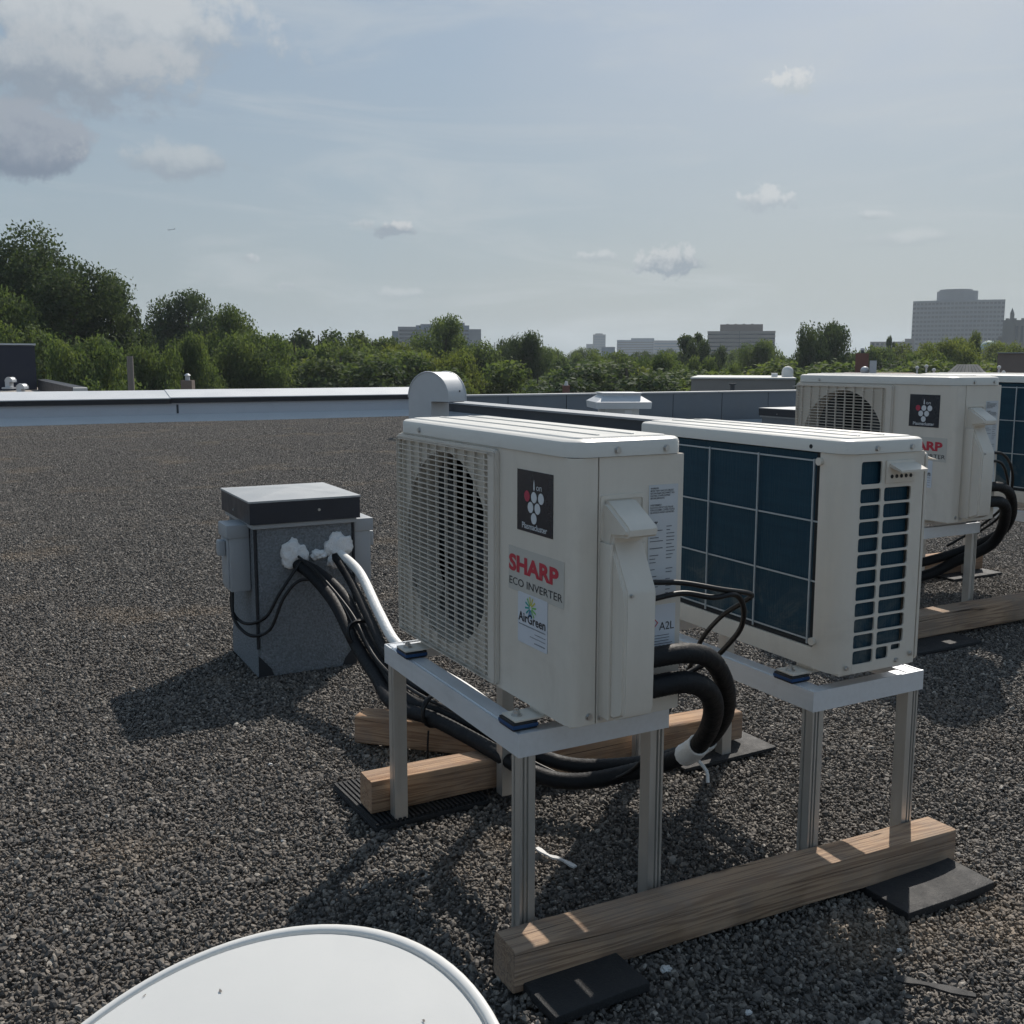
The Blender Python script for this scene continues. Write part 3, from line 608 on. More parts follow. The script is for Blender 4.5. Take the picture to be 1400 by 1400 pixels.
    text_mesh('lettering', 'ECO INVERTER', 0.0215, 'ink', bp, FR(0.5640, 0.2365, 0.0015), 0.004, sx=1.41)
    bm = bmesh.new(); plate(bm, rrect(0.601, 0.715, 0.125, 0.227, 0.004), [], lambda a, b, d: T(a, -0.0012 + d, b), 0.0007); st = finish('installer_sticker', bm, 'sticker_white', u)
    cx, cz = 0.652, 0.2015
    for i in range(12):
        a = R(i * 30 + 8); m_ = ('logo_yellow' if 20 < math.degrees(a) % 360 < 110 else 'logo_green' if (math.degrees(a) % 360 < 20 or math.degrees(a) % 360 > 300 or math.degrees(a) % 360 < 150) else 'logo_teal' if math.degrees(a) % 360 < 235 else 'logo_blue')
        d = Vector((math.cos(a), math.sin(a))); n_ = Vector((-d.y, d.x)); bm = bmesh.new()
        q_ = [d * 0.0045 - n_ * 0.0014, d * 0.0215 - n_ * 0.0020, d * 0.0215 + n_ * 0.0020, d * 0.0045 + n_ * 0.0014]
        bm.faces.new([bm.verts.new(T(cx + v.x, -0.0018, cz + v.y)) for v in q_]); finish('logo_ray', bm, m_, st)
    text_mesh('lettering', 'AirGreen', 0.0255, 'ink', st, FR(0.6575, 0.1695, 0.0018), 0.02, 'CENTER', 1.06)
    for a0, a1, zz, hh in ((0.606, 0.710, 0.1625, 0.0022), (0.668, 0.710, 0.1525, 0.0016), (0.650, 0.710, 0.1445, 0.0016), (0.667, 0.710, 0.1345, 0.0022)):
        bm = bmesh.new(); x = a0
        while x < a1 - 0.002:
            w = min(random.uniform(0.0012, 0.0034), a1 - x)
            bm.faces.new([bm.verts.new(T(*c)) for c in ((x, -0.0018, zz - hh / 2), (x + w * 0.62, -0.0018, zz - hh / 2), (x + w * 0.62, -0.0018, zz + hh / 2), (x, -0.0018, zz + hh / 2))]); x += w
        finish('fine_print', bm, 'print_grey', st)
    # side labels
    SD = lambda y, z: (lambda a, b: T(UW + 0.0016, y + a, z + b))
    bm = bmesh.new(); bx(bm, UW + 0.0003 + ox, UW + 0.001 + ox, 0.170 + oy, 0.238 + oy, 0.226, 0.448); rl = finish('rating_label', bm, 'paper', u)
    text_mesh('lettering', 'WARNING:\nMORE THAN ONE LIVE CIRCUIT.\nSEE DIAGRAM. DISCONNECT ALL\nELECTRIC POWER SUPPLIES\nBEFORE SERVICING.', 0.0047, 'ink', rl, SD(0.1730, 0.440), 0.01, sx=0.80)
    text_mesh('lettering', 'AVERTISSEMENT:\nPLUS D\'UN CIRCUIT ELECTRIQUE.\nVOIR LE SCHEMA. COUPER TOUTES\nLES SOURCES AVANT L\'ENTRETIEN.', 0.0047, 'ink', rl, SD(0.1730, 0.408), 0.01, sx=0.76)
    text_mesh('lettering', 'SHARP', 0.006, 'ink', rl, SD(0.1730, 0.374), 0.03)
    for i in range(20):
        zz = 0.367 - i * 0.0068; bm = bmesh.new()
        for (a0, a1) in ((0.1735, 0.1735 + random.uniform(0.012, 0.032)), (0.212, 0.212 + random.uniform(0.006, 0.022))):
            if random.random() < 0.85: bm.faces.new([bm.verts.new(T(UW + 0.0016, yy, z_)) for yy, z_ in ((a0, zz), (a1, zz), (a1, zz + 0.0016), (a0, zz + 0.0016))])
        finish('fine_print', bm, 'print_grey', rl)
    bm = bmesh.new(); bx(bm, UW + 0.0003 + ox, UW + 0.001 + ox, 0.152 + oy, 0.238 + oy, 0.112, 0.216); al = finish('refrigerant_label', bm, 'sticker_white', u)
    text_mesh('lettering', 'A2L', 0.0225, 'ink', al, SD(0.200, 0.166), 0.0, sx=0.95)
    bm = bmesh.new(); c = Vector((0.176, 0.181)); o_, i_ = 0.0215, 0.0190
    P4 = [Vector((1, 0)), Vector((0, 1)), Vector((-1, 0)), Vector((0, -1))]
    for j in range(4):
        a, b = P4[j], P4[(j + 1) % 4]; bm.faces.new([bm.verts.new(T(UW + 0.0016, c.x + p.x, c.y + p.y)) for p in (a * i_, a * o_, b * o_, b * i_)])
    finish('hazard_diamond', bm, 'red', al)
    for i in range(7):
        zz = 0.155 - i * 0.0055; bm = bmesh.new(); a1 = 0.236 - random.uniform(0, 0.02); bm.faces.new([bm.verts.new(T(UW + 0.0016, yy, z_)) for yy, z_ in ((0.157, zz), (a1, zz), (a1, zz + 0.0014), (0.157, zz + 0.0014))]); finish('fine_print', bm, 'print_grey', al)
    return u
UG = 'beige outdoor units on the roof stands'
def put(u, x, y, z, rz, s=1.0):
    u.location = (x, y, z); u.rotation_euler = (0, 0, rz); u.scale = (s, s, s)
unit = make_unit('beige condenser with white fan grille and three front stickers, the largest in view', UG)
put(unit, 0.9385 + UD / 2, 1.534 + UW / 2, 0.5057, -math.pi / 2 + 0.012)
u2 = copy_tree(unit); u2['label'] = 'beige condenser showing its dark blue coil and slotted side'
put(u2, 1.689 + UD / 2, 1.596 + UW / 2, 0.476, math.pi / 2 - 0.006)
S3 = 1.1546; UB = 0.503
u3 = copy_tree(unit); u3['label'] = 'condenser with fan grille standing behind the slotted sided one'
put(u3, 3.630 + UD * S3 / 2, 2.862 + UW * S3 / 2, UB, -math.pi / 2, S3)
u4 = copy_tree(unit); u4['label'] = 'condenser cut off by the right edge, only its lid and coil showing'
put(u4, 4.48 + UD * S3 / 2, 2.862 + UW * S3 / 2, UB, math.pi / 2, S3)

# ------------------------------------------------------------------ stands
def make_stand(label, x0, x1, y0, y1, rt, zleg, pads, rh=0.047):
    """aluminium frame: two long rails along y, two end rails along x, four legs"""
    s = thing('unit_stand', label, 'stand', ((x0 + x1) / 2, (y0 + y1) / 2, zleg), group='aluminium unit stands')
    cx, cy = (x0 + x1) / 2, (y0 + y1) / 2; hx, hy = (x1 - x0) / 2, (y1 - y0) / 2; zt = rt - zleg; zb = zt - rh
    def rail(sx):
        # cross-section in (outward a, z): tall outer lip, groove, wide seat, inner lip
        p = [(0, zb), (0, zt), (-0.004, zt), (-0.0055, zt - 0.003), (-0.0085, zt - 0.003), (-0.010, zt - 0.0005), (-0.046, zt - 0.0005), (-0.046, zt - 0.012), (-0.042, zt - 0.012), (-0.042, zt - 0.0045), (-0.006, zt - 0.0045), (-0.006, zb)]
        return finish('long_rail', prism(bmesh.new(), p, lambda a, b, d: Vector((sx * (hx + a), d, b)), -hy + 0.0045, hy - 0.0045), 'aluminium', s)
    rail(-1); rail(1)
    for sy in (-1, 1):
        p = [(0, zb), (0, zt + 0.0006), (-0.004, zt + 0.0006), (-0.0055, zt - 0.003), (-0.040, zt - 0.003), (-0.040, zt - 0.007), (-0.006, zt - 0.007), (-0.006, zb)]
        bm = prism(bmesh.new(), p, lambda a, b, d: Vector((d, sy * (hy + a), b)), -hx - 0.0006, hx + 0.0006)
        finish('end_rail', bm, 'aluminium', s)
    for sx in (-1, 1):
        for sy in (-1, 1):
            # channel section seen from above, grooved on the outer faces
            q = [(-0.0065, 0), (-0.0115, 0), (-0.0120, 0.006), (-0.0160, 0.006), (-0.0165, 0), (-0.0205, 0), (-0.0210, 0.006), (-0.0250, 0.006), (-0.0255, 0), (-0.040, 0), (-0.041, 0.001), (-0.041, 0.034), (-0.0065, 0.034), (-0.0065, 0.026), (-0.0105, 0.0255), (-0.0105, 0.0215), (-0.0065, 0.021), (-0.0065, 0.001)]
            bm = prism(bmesh.new(), q, lambda a, b, d: Vector((sx * (hx + a), sy * (hy - 0.0065 - b), d)), 0.0, zt - 0.0075)
            lg = finish('leg', bm, 'aluminium_leg', s)
            for zz in (0.018, 0.046):
                bm = bmesh.new(); cyl(bm, (sx * (hx - 0.028), sy * (hy - 0.0060), zz), (0, 1, 0), 0.0055, 0.003, 12); finish('bolt_hole', bm, 'cavity', lg)
    for (sx, y) in pads:
        xx = sx * (hx - 0.024); yy = y - cy
        bm = bmesh.new(); bx(bm, xx - 0.027, xx + 0.027, yy - 0.030, yy + 0.030, zt + 0.0002, zt + 0.0165, 0.002)
        p = finish('rubber_pad', bm, 'pad_black', s, 40)
        bm = bmesh.new(); bx(bm, xx - 0.0282, xx + 0.0282, yy - 0.0312, yy + 0.0312, zt + 0.0045, zt + 0.0115, 0.001); finish('blue_layer', bm, 'pad_blue', p, 40)
    return s
make_stand('aluminium leg stand under the unit with the fan grille and stickers', 0.888, 1.243, 1.627, 2.335, 0.4759, 0.022, [(sx, y) for sx in (-1, 1) for y in (1.674, 2.214)])
make_stand('aluminium leg stand under the unit showing coil and slotted side', 1.637, 1.994, 1.614, 2.330, 0.4462, -0.012, [(sx, y) for sx in (-1, 1) for y in (1.711, 2.251)])
make_stand('aluminium stand under the rear condenser with the fan grille', 3.57, 3.985, 2.97, 3.70, 0.470, 0.02, [(sx, y) for sx in (-1, 1) for y in (3.02, 3.645)])
make_stand('aluminium stand under the condenser cut off at the right edge', 4.44, 4.86, 2.97, 3.70, 0.470, 0.02, [(sx, y) for sx in (-1, 1) for y in (3.02, 3.645)])

# ------------------------------------------------------------------ timbers
def timber(label, a, b, w=0.085, h=0.085, seed=1, lift=(0, 0), group='timber beams under the stands'):
    """sawn beam from a to b (centre line of its underside), slightly bowed, with waney top edges and end chips"""
    a, b = Vector(a), Vector(b); L = (b - a).length; n = 36; bm = bmesh.new(); r = random.Random(seed); rings = []
    for i in range(n + 1):
        t = i / n; x = t * L
        ofs = lambda k: 0.0022 * noise.noise(Vector((x * 6.0, k * 3.3, seed * 7.1)))
        c = 0.007 + 0.004 * noise.noise(Vector((x * 3.0, 1.7, seed * 2.2)))
        wane = 0.010 * max(0, noise.noise(Vector((x * 2.2, 9.1, seed * 3.7))))
        P = [(-w / 2, 0.004), (-w / 2, h - c), (-w / 2 + c * 0.35, h - c * 0.3), (-w / 2 + c, h), (-w / 6, h), (w / 6, h), (w / 2 - c - wane, h), (w / 2 - c * 0.35, h - c * 0.3 - wane * 0.4), (w / 2, h - c - wane), (w / 2, h * 0.52), (w / 2, h * 0.5), (w / 2, 0.004), (w / 2 - 0.004, 0), (-w / 2 + 0.004, 0)]
        rings.append([bm.verts.new((x, p[0] + ofs(k), p[1] + ofs(k + 20) + 0.002 * math.sin(t * 3.1))) for k, p in enumerate(P)])
    m = len(rings[0])
    for p, q in zip(rings, rings[1:]):
        for j in range(m): bm.faces.new((p[j], p[(j + 1) % m], q[(j + 1) % m], q[j]))
    bm.faces.new(rings[0][::-1]); bm.faces.new(rings[-1])
    bmesh.ops.recalc_face_normals(bm, faces=bm.faces)
    o = finish('timber_beam', bm, 'timber_weathered' if 'weathered' in label else 'timber', None, 40); tag(o, label, 'beam', group)
    d = (b - a).normalized(); o.location = a
    o.rotation_euler = (0, -math.asin(d.z), math.atan2(d.y, d.x))
    return o
timber('weathered wooden beam in front, across both front stands', (0.830, 1.5785, 0.010), (2.045, 1.5785, -0.024), 0.084, 0.085, 3)
timber('wooden beam lying on the ribbed mat under the stands\' far legs', (0.848, 2.384, 0.030), (2.075, 2.384, 0.012), 0.085, 0.085, 5)
timber('short wooden block lying askew behind the ribbed mat', (1.02, 2.90, 0.012), (1.42, 2.50, 0.012), 0.085, 0.088, 8)
timber('weathered wooden beam running out of the picture behind the slotted unit', (3.15, 2.905, 0.02), (5.05, 2.905, 0.02), 0.095, 0.10, 11)
timber('wooden beam under the far legs of the rear stand', (3.15, 3.765, 0.02), (5.03, 3.765, 0.02), 0.095, 0.10, 14)

def mat_pad(label, x, y, w, d, rz, z=0.006, th=0.014, ribbed=False, name='rubber_mat', curl=0.0):
    bm = bmesh.new()
    if ribbed:
        bx(bm, -w / 2, w / 2, -d / 2, d / 2, 0, th * 0.6, 0.002)
        k = int(w / 0.0125)
        for i in range(k):
            xx = -w / 2 + (i + 0.5) * w / k; bx(bm, xx - 0.0034, xx + 0.0034, -d / 2 + 0.004, d / 2 - 0.004, th * 0.55, th, 0)
    else:
        bx(bm, -w / 2, w / 2, -d / 2, d / 2, 0, th, 0.003)
        bmesh.ops.subdivide_edges(bm, edges=bm.edges[:], cuts=3, use_grid_fill=True)
        for v in bm.verts: v.co.z += curl * max(0, (v.co.x / (w / 2))) ** 2 + 0.0015 * noise.noise(v.co * 20)
    o = finish(name, bm, 'rubber', None, 40); tag(o, label, 'mat', 'rubber mats under the timbers')
    o.location = (x, y, roof_z(x, y) + z); o.rotation_euler = (0, 0, rz); return o
mat_pad('black rubber mat at the near end of the front beam, beside the white dish', 0.955, 1.520, 0.21, 0.19, 0.03, th=0.020)
mat_pad('textured black rubber mat under the right end of the front beam', 1.885, 1.510, 0.28, 0.20, -0.02, th=0.020, curl=0.006)
mat_pad('ribbed black rubber mat under the wooden beam near the stack', 0.995, 2.44, 0.33, 0.30, 0.05, th=0.020, ribbed=True, name='ribbed_rubber_mat')
mat_pad('black rubber mat under the beam beside the white cable tie', 1.965, 2.36, 0.36, 0.20, 0.02, th=0.012)
mat_pad('black rubber mat under the beam behind the slotted unit', 3.50, 2.82, 0.42, 0.20, 0.0)
mat_pad('black rubber mat under the far beam of the rear stand', 4.86, 3.72, 0.40, 0.22, 0.0)

# ------------------------------------------------------------------ pipe curb with cap
def make_curb(label, x0, x1, y0, y1, h):
    """square roof curb covered in granulated felt, with a folded metal cap"""
    cx, cy = (x0 + x1) / 2, (y0 + y1) / 2; c = thing('pipe_curb', label, 'roof curb', (cx, cy, 0)); hx, hy = (x1 - x0) / 2, (y1 - y0) / 2
    bm = bmesh.new(); lv = [(0.003, 0.0), (0.002, 0.05), (0.0, 0.11), (0.0, h - 0.09)]; rs = []
    for e, z in lv: rs.append([bm.verts.new((sx * (hx + e), sy * (hy + e), z)) for sx, sy in ((-1, -1), (1, -1), (1, 1), (-1, 1))])
    for a, b in zip(rs, rs[1:]):
        for i in range(4): bm.faces.new((a[i], a[(i + 1) % 4], b[(i + 1) % 4], b[i]))
    bm.faces.new(rs[-1]); bmesh.ops.bevel(bm, geom=[e for e in bm.edges if abs((e.verts[0].co - e.verts[1].co).z) > 0.01], offset=0.008, segments=2, affect='EDGES')
    finish('curb_wall', bm, 'curb_granule', c, 40)
    for sx, sy in ((-1, -1), (1, -1)):
        bm = bmesh.new(); px_, py_ = sx * (hx - 0.008), -hy - 0.0005
        tube(bm, [(sx * (hx + 0.0005) , py_ + 0.002, 0.11), (sx * (hx + 0.0003), py_ + 0.001, h * 0.45), (sx * (hx + 0.0005), py_ + 0.002, h - 0.10)], 0.0055, 6, True, 5); finish('felt_seam', bm, 'curb_seam', c, 60)
    for sx in (-1, 1):
        bm = bmesh.new(); pts_ = [(sx * (hx + 0.003), -hy - 0.0055, 0.003), (sx * (hx - 0.055), -hy - 0.0055, 0.003), (sx * (hx - 0.045), -hy - 0.005, 0.030), (sx * (hx - 0.018), -hy - 0.0045, 0.062), (sx * (hx + 0.002), -hy - 0.004, 0.085)]
        bm.faces.new([bm.verts.new(p) for p in pts_]); finish('tar_patch', bm, 'curb_seam', c)
    bm = bmesh.new(); bx(bm, -hx - 0.012, hx + 0.012, -hy - 0.012, hy + 0.012, h - 0.105, h - 0.088, 0.003); finish('drip_edge', bm, 'box_grey', c, 40)
    bm = bmesh.new(); e = 0.022; z0, z1, z2 = h - 0.086, h, h + 0.018
    lo = [bm.verts.new((sx * (hx + e), sy * (hy + e), z0)) for sx, sy in ((-1, -1), (1, -1), (1, 1), (-1, 1))]; hi = [bm.verts.new((sx * (hx + e), sy * (hy + e), z1)) for sx, sy in ((-1, -1), (1, -1), (1, 1), (-1, 1))]
    for i in range(4): bm.faces.new((lo[i], lo[(i + 1) % 4], hi[(i + 1) % 4], hi[i]))
    bm.faces.new(lo[::-1]); cap = finish('cap_skirt', bm, 'cap_dark', c)
    bm = bmesh.new(); E2 = e + 0.003; ring = [bm.verts.new((sx * (hx + E2), sy * (hy + E2), z1 + 0.001)) for sx, sy in ((-1, -1), (1, -1), (1, 1), (-1, 1))]; top = bm.verts.new((0, 0, z2)); low_ = [bm.verts.new((v.co.x, v.co.y, z1 - 0.006)) for v in ring]
    for i in range(4): bm.faces.new((ring[i], ring[(i + 1) % 4], top)); bm.faces.new((low_[i], low_[(i + 1) % 4], ring[(i + 1) % 4], ring[i]))
    bm.faces.new(low_[::-1]); finish('cap_top', bm, 'cap_sheet', cap)
    for p, ax in (((0.05, -hy - e - 0.0005, h - 0.045), (0, -1, 0)), ((-hx - e - 0.0005, 0.02, h - 0.06), (-1, 0, 0))):
        screw(cap, p, ax, 0.004)
    return c
curb = make_curb('grey felt pipe curb with dark metal cap and white sealant', 0.905, 1.285, 3.70, 4.12, 0.672)
def blob(name, c, rx, ry, rz, m, parent, seed):
    bm = bmesh.new(); bmesh.ops.create_icosphere(bm, subdivisions=4, radius=1)
    for v in bm.verts:
        d = 1 + 0.40 * noise.noise(v.co * 1.7 + Vector((seed, 0, 0))) + 0.10 * noise.noise(v.co * 5 + Vector((seed, 3, 0))) + 0.05 * noise.noise(v.co * 14)
        v.co = Vector((v.co.x * rx * d, v.co.y * ry * d, v.co.z * rz * d))
    o = finish(name, bm, m, parent, 180); o.location = c; return o
ccx, ccy = curb.location.x, curb.location.y
for (x, z, rx, rz, sd) in ((1.048, 0.462, 0.052, 0.052, 1), (1.222, 0.478, 0.052, 0.048, 4), (1.145, 0.452, 0.032, 0.020, 9), (1.20, 0.425, 0.022, 0.030, 12)):
    blob('sealant_lump', (x - ccx, 3.695 - ccy, z), rx, 0.017, rz, 'foam', curb, sd)
def junction_box(label, x, y, z, face, w=0.13, h=0.25, d=0.075):
    """weatherproof disconnect box; face = outward direction"""
    b = thing('disconnect_box', label, 'electrical box', (x, y, z), math.atan2(face[1], face[0]) - math.pi / 2 + math.pi, 'grey boxes on the pipe curb')
    bm = bmesh.new(); bx(bm, -w / 2, w / 2, -d, 0, -h / 2, h / 2, 0.006); finish('case', bm, 'box_grey', b, 40)
    bm = bmesh.new(); bx(bm, -w / 2 - 0.006, w / 2 + 0.006, -d - 0.012, -0.002, h / 2 - 0.045, h / 2 + 0.006, 0.006); finish('hood', bm, 'box_grey', b, 40)
    bm = bmesh.new(); bx(bm, -w / 2 + 0.012, w / 2 - 0.012, -d - 0.006, -d + 0.001, -h / 2 + 0.015, h / 2 - 0.05, 0.003); finish('cover', bm, 'box_grey', b, 40)
    bm = bmesh.new(); bx(bm, -0.016, 0.030, -d - 0.034, -d - 0.0065, h / 2 - 0.115, h / 2 - 0.055, 0.008); finish('handle', bm, 'box_grey', b, 40)
    return b
junction_box('grey disconnect box on the left face of the pipe curb, with handle', 0.903, 3.84, 0.445, (-1, 0))
junction_box('grey disconnect box on the right face of the pipe curb, mostly hidden', 1.287, 3.785, 0.445, (1, 0))

# ------------------------------------------------------------------ pipes and cables
def line(name, label, pts, r, m, cat, k=8, n=12, ripple=0.0, group=None):
    bm = bmesh.new(); tube(bm, pts, r, n, True, k, ripple); o = finish(name, bm, m, None, 60); tag(o, label, cat, group); return o
def off(pts, dx, dy, dz): return [(p[0] + dx, p[1] + dy, p[2] + dz) for p in pts]
HU = [(1.085, 1.487, 0.637), (1.179, 1.487, 0.634), (1.267, 1.52, 0.595), (1.371, 1.60, 0.495), (1.462, 1.72, 0.372), (1.502, 1.86, 0.255), (1.48, 2.05, 0.152), (1.37, 2.17, 0.122), (1.297, 2.26, 0.132), (1.238, 2.42, 0.150), (1.177, 2.60, 0.165), (1.118, 2.76, 0.170), (1.139, 3.0, 0.200), (1.152, 3.2, 0.249), (1.160, 3.45, 0.337), (1.120, 3.62, 0.398), (1.063, 3.71, 0.430)]
line('insulated_pipe', 'upper black insulated pipe looping from the service cover down towards the curb', HU, 0.0195, 'hose', 'pipe', 22, 14, 0.022, 'black insulated pipes')
HL = [(1.085, 1.487, 0.580), (1.172, 1.487, 0.578), (1.250, 1.515, 0.540), (1.338, 1.60, 0.455), (1.430, 1.74, 0.335), (1.472, 1.865, 0.240), (1.44, 2.04, 0.138), (1.33, 2.14, 0.098), (1.25, 2.23, 0.108), (1.19, 2.42, 0.135), (1.14, 2.6, 0.150), (1.085, 2.78, 0.150), (1.108, 3.0, 0.175), (1.118, 3.22, 0.225), (1.122, 3.45, 0.318), (1.092, 3.62, 0.390), (1.048, 3.71, 0.432)]
line('insulated_pipe', 'lower black insulated pipe looping from the service cover', HL, 0.0215, 'hose', 'pipe', 22, 14, 0.022, 'black insulated pipes')
B2 = [(1.208, 3.70, 0.445), (1.204, 3.5, 0.378), (1.168, 3.2, 0.300), (1.150, 3.0, 0.238), (1.150, 2.78, 0.200), (1.205, 2.62, 0.200), (1.265, 2.54, 0.150), (1.33, 2.49, 0.080), (1.55, 2.455, 0.030), (1.85, 2.45, 0.025)]
line('insulated_pipe', 'thinner black pipe beside the white one on the curb', B2, 0.017, 'hose', 'pipe', 8, 12, 0.015, 'black insulated pipes')
line('white_pipe', 'white wrapped pipe arching down from the curb', [(1.225, 3.70, 0.452), (1.238, 3.5, 0.408), (1.198, 3.2, 0.330), (1.185, 3.0, 0.268), (1.232, 2.85, 0.225), (1.275, 2.7, 0.200), (1.305, 2.58, 0.170), (1.37, 2.50, 0.090), (1.55, 2.475, 0.04), (1.85, 2.47, 0.03)], 0.0175, 'hose_white', 'pipe', 8, 12)
C1 = [(1.09, 1.497, 0.778), (1.165, 1.495, 0.770), (1.246, 1.48, 0.752), (1.335, 1.495, 0.730), (1.350, 1.53, 0.706), (1.353, 1.60, 0.660), (1.368, 1.68, 0.590), (1.396, 1.75, 0.51), (1.41, 1.84, 0.38), (1.43, 2.0, 0.17), (1.36, 2.12, 0.10), (1.26, 2.25, 0.130), (1.21, 2.42, 0.18), (1.13, 2.7, 0.20), (1.115, 3.0, 0.225), (1.135, 3.3, 0.31), (1.105, 3.55, 0.40), (1.06, 3.68, 0.455)]
line('power_cable', 'thin black cable bent sharply beside the blue coil', C1, 0.0052, 'cable', 'cable', 7, 8, 0, 'thin black cables')
C2 = [(1.09, 1.498, 0.744), (1.166, 1.495, 0.750), (1.229, 1.48, 0.738), (1.282, 1.48, 0.738), (1.322, 1.50, 0.705), (1.345, 1.53, 0.655), (1.350, 1.57, 0.610), (1.345, 1.62, 0.560), (1.30, 1.64, 0.535), (1.255, 1.62, 0.53)]
line('power_cable', 'thin black cable curving in a loop above the thick pipes', C2, 0.0055, 'cable', 'cable', 7, 8, 0, 'thin black cables')
line('control_cable', 'thin black cable hanging from the curb box in a double loop, upper strand', [(0.845, 3.85, 0.320), (0.842, 3.83, 0.235), (0.868, 3.74, 0.205), (0.925, 3.665, 0.238), (0.976, 3.65, 0.325), (1.033, 3.655, 0.400), (1.07, 3.675, 0.440)], 0.0062, 'cable', 'cable', 7, 8, 0, 'thin black cables')
line('control_cable', 'thin black cable hanging from the curb box in a double loop, lower strand', [(0.842, 3.82, 0.320), (0.838, 3.79, 0.215), (0.875, 3.70, 0.168), (0.935, 3.645, 0.195), (0.985, 3.63, 0.310), (1.04, 3.62, 0.372), (1.10, 3.61, 0.372), (1.15, 3.56, 0.352)], 0.0062, 'cable', 'cable', 7, 8, 0, 'thin black cables')
def ring_tie(name, label, c, axis, r, w, m):
    bm = bmesh.new(); a = Vector(axis).normalized(); c = Vector(c)
    for k in range(4): tube(bm, [c + a * (w * (k / 3 - 0.5)) + (a.orthogonal().normalized() * math.cos(t) + a.cross(a.orthogonal().normalized()) * math.sin(t)) * (r * (1 + 0.05 * math.sin(3 * t + k))) for t in (2 * math.pi * i / 18 for i in range(19))], 0.0055, 6, True, 0)
    o = finish(name, bm, m, None, 60); tag(o, label, 'cable tie'); return o
bm = bmesh.new()
for P_, r_ in ((HU, 0.0240), (HL, 0.0260)):
    c_ = catmull(P_, 8); k_ = [min(range(24, 56), key=lambda q: abs(c_[q].z - zz)) for zz in (0.295, 0.235)]
    tube(bm, c_[k_[0]:k_[1] + 1], r_, 12, True, 4, 0.05)
tie = finish('tape_wrap', bm, 'tape_white', None, 60); tag(tie, 'white tape wrapped round the two looped black pipes', 'tape')
bm = bmesh.new(); tube(bm, [(1.50, 1.85, 0.232), (1.515, 1.83, 0.205), (1.512, 1.82, 0.180)], 0.0045, 6, True, 3); finish('tape_end', bm, 'tape_white', tie)
zt_ = ring_tie('zip_tie', 'black zip tie holding the pipe bundle near the wooden block', (1.15, 2.62, 0.170), (0.25, -0.95, 0.05), 0.046, 0.004, 'cable')
bm = bmesh.new(); tube(bm, [(1.12, 2.60, 0.12), (1.115, 2.595, 0.08), (1.112, 2.59, 0.03)], 0.003, 6, True, 3); finish('tie_tail', bm, 'cable', zt_)
ring_tie('zip_tie', 'black zip tie round the pipes where they leave the curb', (1.140, 3.22, 0.256), (0.0, 0.90, -0.42), 0.047, 0.004, 'cable')
# rear pair: pipes of the rear condenser
HU3 = [(3.82, 2.83, 0.655), (3.92, 2.83, 0.648), (4.03, 2.86, 0.60), (4.14, 2.93, 0.49), (4.16, 3.0, 0.40), (4.08, 3.1, 0.32), (3.90, 3.16, 0.27), (3.72, 3.2, 0.245), (3.45, 3.24, 0.235), (3.2, 3.3, 0.22)]
line('insulated_pipe', 'upper black pipe looping from the rear condenser\'s cover', HU3, 0.021, 'hose', 'pipe', 16, 12, 0.015, 'black insulated pipes')
line('insulated_pipe', 'lower black pipe looping from the rear condenser\'s cover', off([HU3[0], HU3[1]] + [(4.0, 2.86, 0.60), (4.08, 2.93, 0.50)] + [(4.09, 3.0, 0.41), (4.0, 3.1, 0.33)] + HU3[6:], 0, 0, -0.065), 0.024, 'hose', 'pipe', 16, 12, 0.015, 'black insulated pipes')
line('power_cable', 'thin black cable arching above the rear condenser\'s pipes', [(3.83, 2.84, 0.80), (3.93, 2.84, 0.79), (4.05, 2.88, 0.72), (4.13, 2.93, 0.62), (4.17, 3.0, 0.52), (4.12, 3.08, 0.42), (4.0, 3.15, 0.33)], 0.0062, 'cable', 'cable', 7, 8, 0, 'thin black cables')
line('power_cable', 'second thin black cable dipping behind the rear condenser\'s pipes', [(3.83, 2.845, 0.765), (3.93, 2.845, 0.75), (4.03, 2.88, 0.66), (4.10, 2.93, 0.56), (4.14, 3.0, 0.47), (4.10, 3.09, 0.38)], 0.0058, 'cable', 'cable', 7, 8, 0, 'thin black cables')

